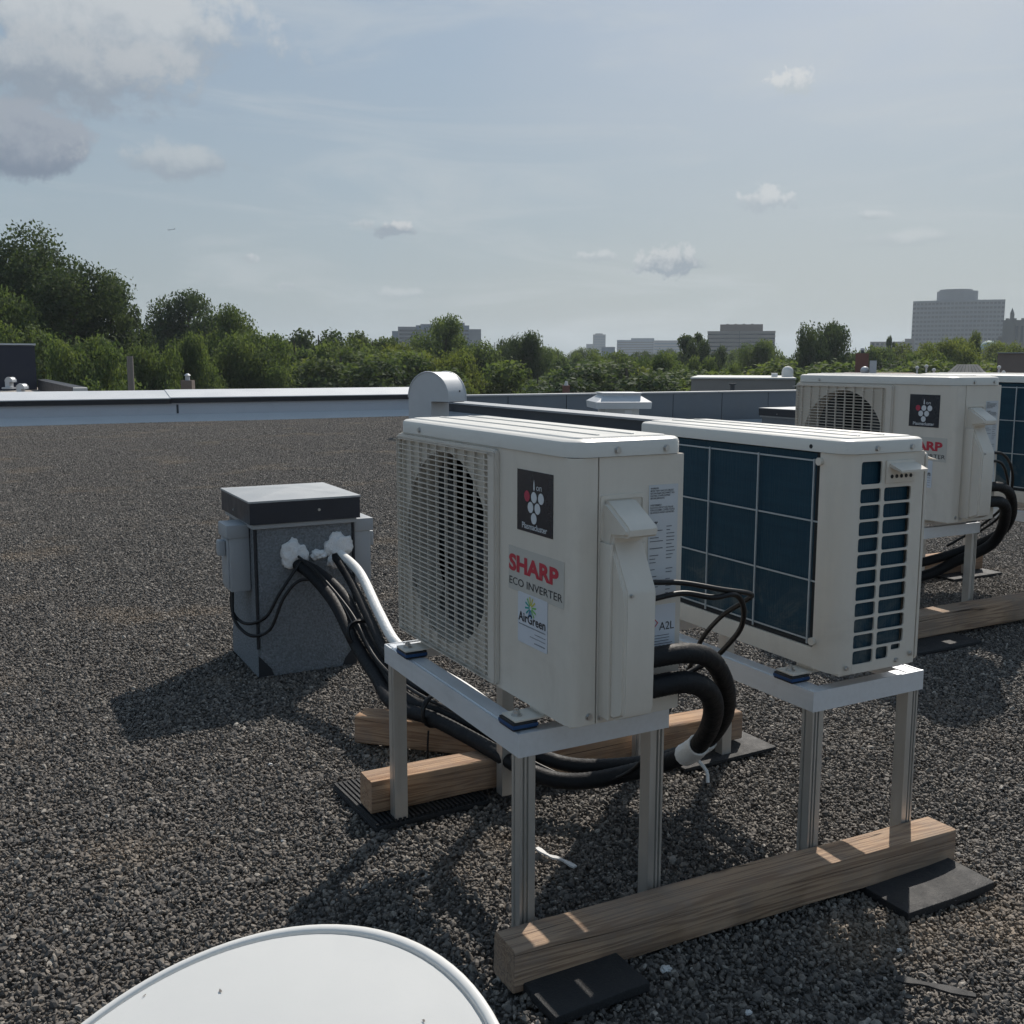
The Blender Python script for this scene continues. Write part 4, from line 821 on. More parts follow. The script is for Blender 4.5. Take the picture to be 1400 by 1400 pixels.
# ------------------------------------------------------------------ satellite dish in the foreground
def make_dish():
    c = Vector((0.165, 0.959, 0.355)); tilt, phi, Rr = 0.35, 3.458, 0.33
    n = Vector((math.sin(tilt) * math.cos(phi), math.sin(tilt) * math.sin(phi), math.cos(tilt)))
    d = thing('satellite_dish', 'pale grey satellite dish cut off by the bottom edge', 'satellite dish', (0.165, 0.90, 0.0))
    q = Vector((0, 0, 1)).rotation_difference(n).to_matrix().to_4x4(); M = Matrix.Translation(c - d.location) @ q
    bm = bmesh.new(); seg = 96
    prof = [(r_, 0.004 + 0.016 * (1 - (r_ / 0.315) ** 2)) for r_ in (0.0, 0.05, 0.10, 0.15, 0.20, 0.25, 0.29, 0.3125)] + [(0.3138, -0.0005), (0.3158, -0.0005), (0.3170, 0.0048), (0.3195, 0.0064), (0.3262, 0.0060), (0.3290, 0.0040), (0.330, -0.0020), (0.327, -0.0090), (0.318, -0.0100), (0.29, -0.004), (0.20, 0.004), (0.10, 0.010), (0.0, 0.012)]
    rings = []
    for r_, z in prof:
        rings.append([bm.verts.new((r_ * math.cos(2 * math.pi * i / seg), r_ * math.sin(2 * math.pi * i / seg), z)) for i in range(seg)] if r_ > 0 else [bm.verts.new((0, 0, z))])
    for a, b in zip(rings, rings[1:]):
        for i in range(seg):
            j = (i + 1) % seg
            if len(a) == 1: bm.faces.new((a[0], b[i], b[j]))
            elif len(b) == 1: bm.faces.new((a[i], b[0], a[j]))
            else: bm.faces.new((a[i], b[i], b[j], a[j]))
    bmesh.ops.recalc_face_normals(bm, faces=bm.faces); bm.transform(M)
    finish('reflector', bm, 'dish', d, 50)
    bm = bmesh.new(); tube(bm, [M @ Vector((0, 0, 0.010)), M @ Vector((0, 0, -0.06)), Vector((0, 0.02, 0.16)), Vector((0, 0.0, 0.01))], 0.022, 14, True, 4); finish('mast', bm, 'galvanised', d, 60)
    bm = bmesh.new(); bx(bm, -0.13, 0.13, -0.13, 0.13, 0.0, 0.012, 0.002); finish('base_plate', bm, 'galvanised', d)
    for (a, r_, s) in ((0.35, 0.19, 0.004), (1.25, 0.24, 0.003), (-0.4, 0.22, 0.004), (1.6, 0.30, 0.0022), (0.05, 0.26, 0.0025)):
        z = 0.004 + 0.016 * (1 - (r_ / 0.315) ** 2); bm = bmesh.new(); ca_, sa_ = math.cos(a * 5), math.sin(a * 5); lp = [(x_ * ca_ - y_ * sa_, x_ * sa_ + y_ * ca_) for x_, y_ in ((s * (1 + random.uniform(-0.4, 0.5)) * math.cos(t) * random.uniform(0.25, 0.6), s * (1 + random.uniform(-0.3, 0.5)) * math.sin(t)) for t in (2 * math.pi * i / 9 for i in range(9)))]
        bm.faces.new([bm.verts.new(M @ Vector((r_ * math.cos(a) + x, r_ * math.sin(a) + y, z + 0.0012))) for x, y in lp]); finish('chip_mark', bm, 'wood_grey', d)
make_dish()

# ------------------------------------------------------------------ small things lying on the gravel
def sheet_piece(name, label, pts, w, m, cat, th=0.004):
    bm = bmesh.new(); P = catmull(pts, 4); r = []
    for i, p in enumerate(P):
        t = (P[min(i + 1, len(P) - 1)] - P[max(i - 1, 0)]).normalized(); s = Vector((-t.y, t.x, 0)).normalized() * w / 2 * (0.75 + 0.3 * math.sin(i * 1.3))
        r.append([bm.verts.new(p - s), bm.verts.new(p + s), bm.verts.new(p + s + Vector((0, 0, th))), bm.verts.new(p - s + Vector((0, 0, th)))])
    for a, b in zip(r, r[1:]):
        for j in range(4): bm.faces.new((a[j], a[(j + 1) % 4], b[(j + 1) % 4], b[j]))
    bm.faces.new(r[0][::-1]); bm.faces.new(r[-1]); o = finish(name, bm, m); tag(o, label, cat); return o
sheet_piece('plastic_strip', 'bent pale plastic strip lying on the gravel under the front unit', [(1.145, 2.005, 0.016), (1.155, 1.965, 0.012), (1.170, 1.935, 0.013), (1.180, 1.885, 0.014)], 0.013, 'plastic_pale', 'scrap')
sheet_piece('rubber_strip', 'thin dark strip lying on the gravel near the lower right corner', [(1.50, 1.236, 0.010), (1.535, 1.19, 0.012), (1.585, 1.125, 0.012)], 0.022, 'rubber', 'scrap')
def pebble(label, x, y, s, seed):
    o = blob('pale_pebble', (x, y, roof_z(x, y) + s * 0.6), s, s * 0.8, s * 0.65, 'plastic_pale', None, seed); tag(o, label, 'pebble', 'pale pebbles'); return o
pebble('largest pale pebble just in front of the front beam', 1.135, 1.475, 0.011, 2)
pebble('small pale pebble on the near rubber mat', 1.035, 1.452, 0.008, 5)
pebble('pale pebble on the gravel at the bottom, beyond the near mat', 1.19, 1.30, 0.007, 7)
for (x, y, s, sd) in ((1.62, 1.33, 0.006, 11), (0.95, 2.15, 0.006, 12), (1.45, 1.98, 0.007, 13), (0.62, 2.35, 0.006, 14), (0.30, 1.62, 0.006, 15), (0.72, 2.85, 0.006, 16), (3.05, 2.55, 0.009, 17)):
    pebble('small pale chip scattered on the gravel', x, y, s, sd)

# ------------------------------------------------------------------ vents on the roof
def gooseneck(label, loc, rz, w, h, rad, depth):
    """square-duct gooseneck: upright duct, half-round top turning over to an open mouth"""
    g = thing('gooseneck_vent', label, 'roof vent', loc, rz)
    to = lambda a, b, d: Vector((a, d, b))
    n = 18; out = [(-rad, 0.0), (-rad, h)] + [(-rad * math.cos(math.pi * i / n), h + rad * math.sin(math.pi * i / n)) for i in range(1, n + 1)] + [(rad, h - 0.10 * h), (0.14 * rad, h - 0.10 * h), (0.14 * rad, 0.0)]
    bm = bmesh.new(); prism(bm, out, to, -depth / 2, depth / 2); finish('duct', bm, 'galvanised', g, 35)
    bm = bmesh.new(); bx(bm, 0.16 * rad, rad - 0.02, -depth / 2 + 0.02, depth / 2 - 0.02, h - 0.11 * h - 0.003, h - 0.10 * h - 0.001); finish('mouth', bm, 'cavity', g)
    for sy in (-1, 1):
        arc_ = [Vector((-rad * 1.0 * math.cos(math.pi * i / n), sy * depth / 2, h + rad * math.sin(math.pi * i / n))) for i in range(n + 1)] + [Vector((rad, sy * depth / 2, h - 0.1 * h))]
        bm = bmesh.new(); tube(bm, arc_, 0.012, 6, True, 0); finish('seam', bm, 'galvanised', g, 60)
    bm = bmesh.new(); bx(bm, -rad - 0.08, 0.14 * rad + 0.08, -depth / 2 - 0.08, depth / 2 + 0.08, 0, 0.06); finish('flashing', bm, 'galvanised', g)
    bm = bmesh.new(); cyl(bm, (rad + 0.002, 0.06, h + 0.1), (1, 0, 0), 0.016, 0.008, 10); finish('rivet', bm, 'cavity', g)
    return g
p = pix(598, 590, 16.2)
gooseneck('pale metal gooseneck vent with half round top on the far side of the roof', (p.x, p.y, 0), R(-62), 0.5, 0.62, 0.40, 0.46)
def cap_vent(label, loc, rz, w, h):
    v = thing('capped_vent', label, 'roof vent', loc, rz)
    box('duct', -w * 0.32, w * 0.32, -w * 0.32, w * 0.32, 0, h, 'galvanised', v, 0.01)
    bm = bmesh.new(); rs = [[bm.verts.new((sx * w * k, sy * w * k, z)) for sx, sy in ((-1, -1), (1, -1), (1, 1), (-1, 1))] for k, z in ((0.5, h - 0.03), (0.51, h + 0.09), (0.34, h + 0.20), (0.34, h + 0.235))]
    for a, b in zip(rs, rs[1:]):
        for i in range(4): bm.faces.new((a[i], a[(i + 1) % 4], b[(i + 1) % 4], b[i]))
    bm.faces.new(rs[0][::-1]); bm.faces.new(rs[-1]); finish('cap', bm, 'galvanised', v)
    box('cap_lid', -w * 0.36, w * 0.36, -w * 0.36, w * 0.36, h + 0.237, h + 0.255, 'white_cap', v, 0.004)
    box('label_plate', 0.05, 0.19, -w * 0.32 - 0.006, -w * 0.32 - 0.001, h - 0.20, h - 0.06, 'sticker_white', v)
    return v
p = pix(845, 560, 18.8)
cap_vent('square metal vent with stepped pale cap standing on the lower roof', (p.x, p.y, -0.47), R(-22), 1.0, 0.84)
p = pix(1092, 590, 11.6)
c2 = make_curb('second dark capped curb half hidden behind the rear condenser', p.x - 0.3, p.x + 0.3, p.y - 0.3, p.y + 0.3, 0.66)

# ------------------------------------------------------------------ city behind
GZ = -10.0
bm = bmesh.new(); s = 1900; n = 24
gv = [[bm.verts.new((-s + 2 * s * i / n, -s + 2 * s * j / n, GZ)) for i in range(n + 1)] for j in range(n + 1)]
for j in range(n):
    for i in range(n): bm.faces.new((gv[j][i], gv[j][i + 1], gv[j + 1][i + 1], gv[j + 1][i]))
g = finish('ground', bm, 'asphalt_ground'); tag(g, 'city ground far below the roof', None, kind='structure')
# the building we stand on (its walls below the parapets)
ob = box('roof_building', -6, 9.6, -5, 21.2, GZ, -0.06, 'brick_brown'); tag(ob, 'building whose gravel roof carries the units', 'building')
ob = box('roof_building', 9.68, 46, -4, 21.58, GZ, -0.63, 'brick_brown'); tag(ob, 'building under the lower grey roof', 'building')

# trees
def make_tree_mesh(seed, Hh, Rc, base, nlobes, nleaf, leaf, airy=0.0, squat=1.0):
    r = np.random.default_rng(seed); cz = base + (Hh - base) * 0.52; rz_ = (Hh - base) * 0.5
    lob = []
    while len(lob) < nlobes:
        d = r.normal(size=3); d /= np.linalg.norm(d); f = r.uniform(0.25, 0.88) ** 0.7 * (0.84 if d[2] > 0.75 else 1.0)
        zz = d[2] * rz_ * f; tap = 1.0 - 0.35 * max(0, zz / rz_) ** 2 - 0.15 * max(0, -zz / rz_)
        lob.append((d[0] * Rc * f * tap, d[1] * Rc * f * tap, cz + zz, Rc * r.uniform(0.20, 0.40) * (1 - 0.25 * max(0, zz / rz_))))
    lob = np.array(lob)
    w = lob[:, 3] ** 2; cnt = np.maximum(8, (nleaf * w / w.sum()).astype(int)); V = []
    for (x, y, z, rr), c in zip(lob, cnt):
        d = r.normal(size=(c, 3)); d /= np.linalg.norm(d, axis=1)[:, None]
        rad = rr * np.clip(r.uniform(0.05, 1, c) ** 0.42 + r.normal(0, 0.10, c), 0.05, 1.35)
        P = d * rad[:, None] * np.array([1.0, 1.0, 0.72]) + np.array([x, y, z]); P[:, 2] -= 0.18 * rr * r.uniform(0, 1, c)
        nrm = d * 0.6 + r.normal(size=(c, 3)) * 0.8 + np.array([0, 0, 0.5]); nrm /= np.linalg.norm(nrm, axis=1)[:, None]
        a = np.cross(nrm, r.normal(size=(c, 3))); a /= np.linalg.norm(a, axis=1)[:, None] + 1e-9; b = np.cross(nrm, a)
        sz = leaf * r.uniform(0.6, 1.45, c)[:, None]
        V.append(np.stack([P - a * sz * 0.6, P - b * sz * 0.34 + nrm * sz * 0.08, P + a * sz * 0.6, P + b * sz * 0.34 + nrm * sz * 0.08], 1))
    V = np.concatenate(V).reshape(-1, 3); F = np.arange(len(V)).reshape(-1, 4)
    me = bpy.data.meshes.new('crown'); me.vertices.add(len(V)); me.vertices.foreach_set('co', V.ravel()); me.loops.add(len(V)); me.loops.foreach_set('vertex_index', F.ravel())
    me.polygons.add(len(F)); me.polygons.foreach_set('loop_start', np.arange(0, len(V), 4)); me.update(calc_edges=True)
    bm = bmesh.new(); rr = random.Random(seed)
    th = 0.028 * Hh
    tube(bm, [(0, 0, 0), (0.1 * rr.uniform(-1, 1), 0.1, base * 0.6), (0.2 * rr.uniform(-1, 1), 0.1, base), (0.25, 0.1, cz), (0.1, 0.1, cz + rz_ * 0.6)], [th * (1.25 - 1.1 * i / 12) for i in range(13)], 8, True, 3)
    for i in r.choice(nlobes, min(nlobes, 14), replace=False):
        x, y, z, q = lob[i]; z0 = base * 0.8 + (z - base) * rr.uniform(0.1, 0.45)
        tube(bm, [(0, 0, max(base * 0.7, z0)), (x * 0.4, y * 0.4, max(base * 0.7, z0) * 0.6 + z * 0.4), (x, y, z)], [th * 0.42 * (1 - 0.8 * k / 8) for k in range(9)], 6, True, 4)
    tm = bpy.data.meshes.new('trunk'); bm.to_mesh(tm); bm.free(); tm.materials.append(MATS['bark'])
    return me, tm, float(np.percentile(V[:, 2], 99.8)), float(np.percentile(np.hypot(V[:, 0], V[:, 1]), 97))
VAR = {'big': make_tree_mesh(21, 18, 6.8, 4.0, 70, 110000, 0.185), 'wide': make_tree_mesh(2, 14, 6.4, 3.0, 52, 66000, 0.21), 'tall': make_tree_mesh(3, 15, 4.6, 3.5, 40, 34000, 0.24, 0.2),
       'round': make_tree_mesh(4, 12, 5.6, 2.2, 44, 46000, 0.22), 'small': make_tree_mesh(5, 11, 4.6, 2.0, 34, 34000, 0.22), 'far': make_tree_mesh(6, 11, 5.5, 2.0, 38, 30000, 0.24), 'cone': make_tree_mesh(9, 14, 3.4, 2.0, 34, 14000, 0.30), 'sparse': make_tree_mesh(12, 15, 5.4, 3.2, 36, 36000, 0.205)}
for me_, tm_, _, _ in VAR.values(): me_.materials.append(MATS['leaf_mid'])
def tree(kind, leaf, px, top, wpx, fw, label, group=None):
    me, tm, Hh, Rc = VAR[kind]
    fw = fw * 1.75 if fw < 60 else fw * 1.35 if fw < 95 else fw
    p = pix(px, top, fw); k = fw / FPX
    sxy = wpx * k / (2 * Rc * 0.97); sz = (p.z - GZ) / (Hh * 1.0)
    t = thing('tree', label, 'tree', (p.x, p.y, GZ), random.uniform(0, 6.28), group); t.scale = (sxy, sxy, sz)
    c = bpy.data.objects.new('crown', me); COL.objects.link(c); c.parent = t; c.material_slots[0].link = 'OBJECT'; c.material_slots[0].material = MATS[leaf]
    k_ = bpy.data.objects.new('trunk', tm); COL.objects.link(k_); k_.parent = t
    return t
TG = 'trees beyond the roofs'
for a in [
    ('big', 'leaf_dark', 45, 322, 250, 38, 'tallest dark tree rising at the left edge'),
    ('sparse', 'leaf_dark', 150, 382, 105, 40, 'airy right shoulder of foliage beside the tallest left tree'),
    ('wide', 'leaf_mid', -20, 400, 190, 34, 'broad tree cut by the left edge, above the navy penthouse'),
    ('round', 'leaf_mid', 120, 466, 150, 30, 'mid green tree in front of the tallest left tree'),
    ('round', 'leaf_mid', 205, 478, 110, 33, 'mid green tree behind the grey utility pole'),
    ('wide', 'leaf_dark', 258, 404, 165, 52, 'dark domed tree second from the left'),
    ('wide', 'leaf_mid', 315, 424, 125, 46, 'green tree on the right flank of the dark domed tree'),
    ('round', 'leaf_mid', 255, 462, 100, 36, 'light topped green tree below the dark domed tree'),
    ('round', 'leaf_mid', 345, 458, 150, 40, 'shaded green tree above the long white parapet'),
    ('small', 'leaf_mid', 400, 462, 116, 46, 'small green tree left of the parapet middle'),
    ('small', 'leaf_dark', 437, 456, 121, 58, 'dark small tree with rounded top above the parapet'),
    ('small', 'leaf_mid', 472, 467, 116, 48, 'green tree close behind the parapet, below the glass block'),
    ('tall', 'leaf_mid', 508, 457, 92, 72, 'dark slim tree left of the far glass block'),
    ('round', 'leaf_light', 548, 474, 110, 46, 'yellow green tree left of the gooseneck vent'),
    ('wide', 'leaf_mid', 610, 436, 128, 70, 'tall airy tree in front of the far glass block'),
    ('round', 'leaf_light', 615, 482, 120, 42, 'yellow green tree right behind the gooseneck vent'),
    ('small', 'leaf_dark', 676, 466, 66, 88, 'dark tree left of the pale flat roof'),
    ('round', 'leaf_dark', 719, 457, 82, 96, 'dark rounded tree above the red brick house'),
    ('small', 'leaf_mid', 668, 500, 84, 44, 'green tree at the foot of the red brick house'),
    ('small', 'leaf_mid', 735, 512, 100, 46, 'low green tree between brick house and grey parapet'),
    ('small', 'leaf_mid', 762, 477, 66, 120, 'hazy green tree right of the red brick house'),
    ('round', 'leaf_mid', 838, 483, 112, 58, 'green tree above the square capped vent'),
    ('small', 'leaf_light', 868, 506, 78, 44, 'yellow green bushy tree beside the square capped vent'),
    ('small', 'leaf_mid', 800, 508, 90, 45, 'green tree left of the square capped vent'),
    ('round', 'leaf_mid', 905, 484, 104, 62, 'green tree left of the brown flat building'),
    ('cone', 'leaf_dark', 945, 457, 50, 120, 'dark pointed tree left of the banded office block'),
    ('small', 'leaf_dark', 966, 466, 52, 116, 'dark tree touching the banded office block'),
    ('small', 'leaf_mid', 975, 490, 70, 66, 'green tree behind the brown flat building'),
    ('round', 'leaf_mid', 1040, 467, 92, 88, 'bright topped tree in front of the banded office block'),
    ('round', 'leaf_dark', 1129, 443, 106, 96, 'large dark round tree right of the banded office block'),
    ('small', 'leaf_light', 1140, 482, 86, 58, 'light green tree below the large dark round tree'),
    ('small', 'leaf_light', 1232, 470, 96, 92, 'light green tree under the curved tower, on its left'),
    ('cone', 'leaf_dark', 1216, 460, 16, 150, 'tiny dark pointed tree beside the pale low block'),
    ('round', 'leaf_light', 1300, 466, 110, 96, 'light green tree centred under the curved tower'),
    ('tall', 'leaf_light', 1322, 456, 44, 100, 'light green tree top breaking the curved tower\'s base'),
    ('round', 'leaf_light', 1375, 468, 90, 92, 'light green tree under the pinnacled stone tower'),
    ('small', 'leaf_mid', 1190, 476, 84, 110, 'green tree behind the slim brick chimney'),
    ('small', 'leaf_mid', 1262, 484, 90, 64, 'green tree left of the glazed skylight'),
    ('small', 'leaf_mid', 1362, 486, 84, 64, 'green tree right of the glazed skylight'),
]:
    tree(*a, TG)
for i in range(70):
    px = -60 + 1520 * (i + random.uniform(-0.4, 0.4)) / 69; fw = random.uniform(150, 340)
    tree('far', random.choice(['leaf_mid', 'leaf_dark', 'leaf_dark', 'leaf_mid']), px, 484 + random.uniform(-8, 10), random.uniform(8, 13) * FPX / fw, fw, 'one of the small hazy trees in the far belt below the skyline', 'far tree belt')
fr = []
for i in range(46):
    px = -80 + 1560 * (i + random.uniform(-0.4, 0.4)) / 45; fw = random.uniform(40, 54)
    if 640 < px < 820: fw = random.uniform(125, 140)
    elif -90 < px < 130 or 920 < px < 1120: fw = random.uniform(56, 59)
    fr.append(fw); tree('small', random.choice(['leaf_mid', 'leaf_dark', 'leaf_mid', 'leaf_light']), px, (494 if 150 < px < 640 else 510) + random.uniform(-16, 12), random.uniform(6.5, 9.5) * FPX / fw, fw, 'one of the low leafy street trees showing just above the parapets', 'street trees behind the parapets')
# distant woodland that reads as one mass
V = []
r = np.random.default_rng(77)
for k in range(900):
    a = R(90) + YAW - R(48) + R(96) * r.random(); d = r.uniform(420, 1500); cx_, cy_ = d * math.cos(a), d * math.sin(a); rad = r.uniform(4, 7); hh = r.uniform(7, 12.0)
    c = 34; u_ = r.normal(size=(c, 3)); u_ /= np.linalg.norm(u_, axis=1)[:, None]; u_[:, 2] = np.abs(u_[:, 2]) * 1.0
    P = np.array([cx_, cy_, GZ]) + u_ * np.array([rad, rad, hh * 0.6]) + np.array([0, 0, hh * 0.4]); s_ = r.uniform(1.2, 2.4, c)[:, None]
    nn = u_ + r.normal(size=(c, 3)) * 0.5; t1 = np.cross(nn, r.normal(size=(c, 3))); t1 /= np.linalg.norm(t1, axis=1)[:, None]; t2 = np.cross(nn, t1); t2 /= np.linalg.norm(t2, axis=1)[:, None]
    V.append(np.stack([P - t1 * s_, P - t2 * s_ * 0.7, P + t1 * s_, P + t2 * s_ * 0.7], 1))
V = np.concatenate(V).reshape(-1, 3); me = bpy.data.meshes.new('woodland'); me.from_pydata(V.tolist(), [], np.arange(len(V)).reshape(-1, 4).tolist())
w_ = finish('woodland', me, 'leaf_mid'); tag(w_, 'distant mass of city treetops along the horizon', 'woodland', kind='stuff')

# far buildings, each at its own distance
def bldg(name, label, px, fw, rz_off=0.0):
    p = pix(px, 494, fw); return thing(name, label, 'building', (p.x, p.y, GZ), YAW - math.atan2(px - 700, FPX) + rz_off)
def zpx(py, fw): return pix(700, py, fw).z - GZ
def wm(px, fw): return px * fw / FPX
def bands(b, x0, x1, yf, z0, z1, nfl, m_wall, m_glass, nwin=0, frac=0.45):
    """storeys as projecting spandrels with recessed windows between them"""
    h = (z1 - z0) / nfl; wmh = None
    for i in range(nfl):
        zz = z0 + i * h
        box('spandrel', x0 - 0.15, x1 + 0.15, yf - 0.3, yf - 0.02, zz + h * frac, zz + h, m_wall, b)
        if nwin:
            pw_ = (x1 - x0) / nwin
            for j in range(nwin):
                if wmh is None:
                    o = box('window', 0.08 * pw_, 0.80 * pw_, -0.08, 0, 0.05, h * frac, m_glass, b); wmh = o.data
                else:
                    o = bpy.data.objects.new('window', wmh); COL.objects.link(o); o.parent = b
                o.location = (x0 + j * pw_, yf - 0.03, zz)
        else: box('window_band', x0, x1, yf - 0.1, yf - 0.02, zz + 0.03, zz + h * frac - 0.03, m_glass, b)
# glass block behind the airy tree
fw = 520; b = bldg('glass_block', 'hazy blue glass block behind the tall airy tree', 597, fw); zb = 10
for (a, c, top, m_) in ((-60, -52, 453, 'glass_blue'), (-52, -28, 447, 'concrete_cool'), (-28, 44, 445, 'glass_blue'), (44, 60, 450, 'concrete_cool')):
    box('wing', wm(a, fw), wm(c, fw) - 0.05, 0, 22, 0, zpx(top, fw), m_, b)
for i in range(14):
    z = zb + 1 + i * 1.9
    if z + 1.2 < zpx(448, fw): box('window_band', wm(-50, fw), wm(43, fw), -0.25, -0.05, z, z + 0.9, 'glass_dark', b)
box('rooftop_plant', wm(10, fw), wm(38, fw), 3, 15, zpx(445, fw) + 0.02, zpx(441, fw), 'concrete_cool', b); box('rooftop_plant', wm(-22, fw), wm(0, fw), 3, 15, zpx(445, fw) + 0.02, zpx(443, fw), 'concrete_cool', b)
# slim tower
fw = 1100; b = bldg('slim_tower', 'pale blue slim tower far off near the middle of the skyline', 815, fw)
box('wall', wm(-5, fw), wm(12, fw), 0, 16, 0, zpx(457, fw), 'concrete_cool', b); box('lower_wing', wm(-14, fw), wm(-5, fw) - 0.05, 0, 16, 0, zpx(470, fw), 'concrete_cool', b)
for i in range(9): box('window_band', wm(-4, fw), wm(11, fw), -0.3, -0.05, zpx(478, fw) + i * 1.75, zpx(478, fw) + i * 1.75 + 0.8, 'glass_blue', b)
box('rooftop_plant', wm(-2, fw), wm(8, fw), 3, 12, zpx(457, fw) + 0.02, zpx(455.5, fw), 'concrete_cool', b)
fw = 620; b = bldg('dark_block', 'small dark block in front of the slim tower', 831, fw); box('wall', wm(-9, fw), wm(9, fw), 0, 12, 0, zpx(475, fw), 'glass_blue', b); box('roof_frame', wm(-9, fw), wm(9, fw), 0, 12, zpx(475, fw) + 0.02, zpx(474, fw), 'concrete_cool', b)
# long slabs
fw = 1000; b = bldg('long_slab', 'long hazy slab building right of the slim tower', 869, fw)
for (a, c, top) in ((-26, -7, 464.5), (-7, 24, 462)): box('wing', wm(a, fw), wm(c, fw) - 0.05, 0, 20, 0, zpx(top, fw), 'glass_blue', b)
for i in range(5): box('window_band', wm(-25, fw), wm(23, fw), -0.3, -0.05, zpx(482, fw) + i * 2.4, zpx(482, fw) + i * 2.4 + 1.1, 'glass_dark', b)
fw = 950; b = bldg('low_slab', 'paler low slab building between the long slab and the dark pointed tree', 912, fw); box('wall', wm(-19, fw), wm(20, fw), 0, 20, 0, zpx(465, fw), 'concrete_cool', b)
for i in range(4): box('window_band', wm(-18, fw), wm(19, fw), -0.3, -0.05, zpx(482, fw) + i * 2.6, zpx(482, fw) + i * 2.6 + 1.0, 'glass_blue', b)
# banded office block
fw = 430; b = bldg('office_block', 'brown grey office block with horizontal bands and dark rooftop storey', 1011.5, fw)
x0, x1 = wm(-44, fw), wm(44.5, fw); box('wall', x0, x1, 0, 24, 0, zpx(452, fw), 'concrete_warm', b)
bands(b, x0, x1, 0, zpx(496, fw), zpx(452, fw), 8, 'concrete_warm', 'glass_dark', 0, 0.36)
box('rooftop_storey', wm(-28, fw), wm(28.5, fw), 2, 20, zpx(452, fw) + 0.02, zpx(442.5, fw), 'brick_brown', b); box('expansion_joint', wm(-2.3, fw), wm(-1.7, fw), -0.36, -0.31, 0, zpx(452, fw), 'glass_dark', b)
for i in range(4): box('rooftop_plant', wm(-20 + i * 11, fw), wm(-17 + i * 11, fw), 6, 8, zpx(442.5, fw) + 0.02, zpx(441.3, fw), 'concrete_warm', b)
# curved tower
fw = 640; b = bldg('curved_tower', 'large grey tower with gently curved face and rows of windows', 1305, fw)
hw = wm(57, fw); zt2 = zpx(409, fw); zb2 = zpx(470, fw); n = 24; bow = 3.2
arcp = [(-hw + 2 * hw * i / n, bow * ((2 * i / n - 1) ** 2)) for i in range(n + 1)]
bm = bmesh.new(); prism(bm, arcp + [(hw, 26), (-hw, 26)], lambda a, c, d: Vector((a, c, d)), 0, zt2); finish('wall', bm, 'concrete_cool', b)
nf = 10; fh = (zt2 - zb2) / nf; wmh = None
for i in range(nf):
    zz = zb2 + i * fh
    bm = bmesh.new(); prism(bm, [(x, y - 0.55) for x, y in arcp] + [(x, y - 0.02) for x, y in reversed(arcp)], lambda a, c, d: Vector((a, c, d)), zz + fh * 0.52, zz + fh * 0.98); finish('spandrel', bm, 'concrete_cool', b)
    for j in range(n):
        (xa, ya), (xb, yb) = arcp[j], arcp[j + 1]
        if wmh is None:
            o = box('window', -hw / n * 0.72, hw / n * 0.72, -0.30, -0.22, 0, fh * 0.5, 'glass_dark', b); wmh = o.data
        else:
            o = bpy.data.objects.new('window', wmh); COL.objects.link(o); o.parent = b
        o.location = ((xa + xb) / 2, (ya + yb) / 2, zz); o.rotation_euler = (0, 0, math.atan2(yb - ya, xb - xa))
bm = bmesh.new(); cyl(bm, (wm(-2, fw), 13, (zt2 + zpx(395.5, fw)) / 2), (0, 0, 1), wm(26, fw), zpx(395.5, fw) - zt2, 28); finish('rooftop_drum', bm, 'concrete_cool', b, 30)
bm = bmesh.new(); cyl(bm, (wm(-4, fw), 13, zpx(394.3, fw)), (0, 0, 1), wm(21, fw), zpx(393, fw) - zpx(395.4, fw), 28); finish('drum_cap', bm, 'concrete_cool', b, 30)
# pale low block beside it
fw = 520; b = bldg('pale_block', 'pale flat block between the dark round tree and the curved tower', 1219, fw)
box('wall', wm(-29, fw), wm(27, fw), 0, 15, 0, zpx(466, fw), 'concrete_warm', b); box('rooftop_plant', wm(15, fw), wm(27, fw), 2, 12, zpx(466, fw) + 0.02, zpx(462, fw), 'concrete_warm', b)
for i in range(9): box('window', wm(-27 + i * 6, fw), wm(-23.5 + i * 6, fw), -0.2, -0.05, zpx(471, fw), zpx(468, fw), 'glass_dark', b)
# pinnacled stone tower at the right edge
fw = 420; b = bldg('stone_tower', 'grey stone tower with pinnacles at the right edge', 1394, fw)
hw = wm(24, fw); zt3 = zpx(436, fw); box('wall', -hw, hw, 0, 2 * hw, 0, zt3, 'stone_grey', b)
for sx in (-1, 1):
    for sy in (0, 1):
        cx2, cy2 = sx * wm(13.5, fw), (0.6 if sy == 0 else 2 * hw - 0.6)
        box('buttress', cx2 - wm(3.2, fw), cx2 + wm(3.2, fw), cy2 - 1.1, cy2 + 1.0, 0, zt3 + wm(2, fw), 'stone_grey', b)
        bm = bmesh.new(); cyl(bm, (cx2, cy2, zt3 + wm(5.5, fw)), (0, 0, 1), wm(2.4, fw), wm(7, fw), 8); cyl(bm, (cx2, cy2, zt3 + wm(12.5, fw)), (0, 0, 1), wm(2.8, fw), wm(7.5, fw), 8, 0.05); finish('pinnacle', bm, 'stone_grey', b)
for i in range(5): box('merlon', wm(-21 + i * 9.5, fw), wm(-17 + i * 9.5, fw), -0.15, 0.5, zt3 + 0.02, zt3 + wm(2.4, fw), 'stone_grey', b)
for i in range(3): box('window', wm(-8 + i * 6.4, fw), wm(-5 + i * 6.4, fw), -0.12, -0.05, zpx(466, fw), zpx(444, fw), 'glass_dark', b)
box('side_wing', -hw - wm(5, fw), -hw - 0.05, 1, 9, 0, zpx(458, fw), 'stone_grey', b)
fw = 300; b = bldg('domed_roof', 'green copper dome low before the stone tower', 1350, fw)
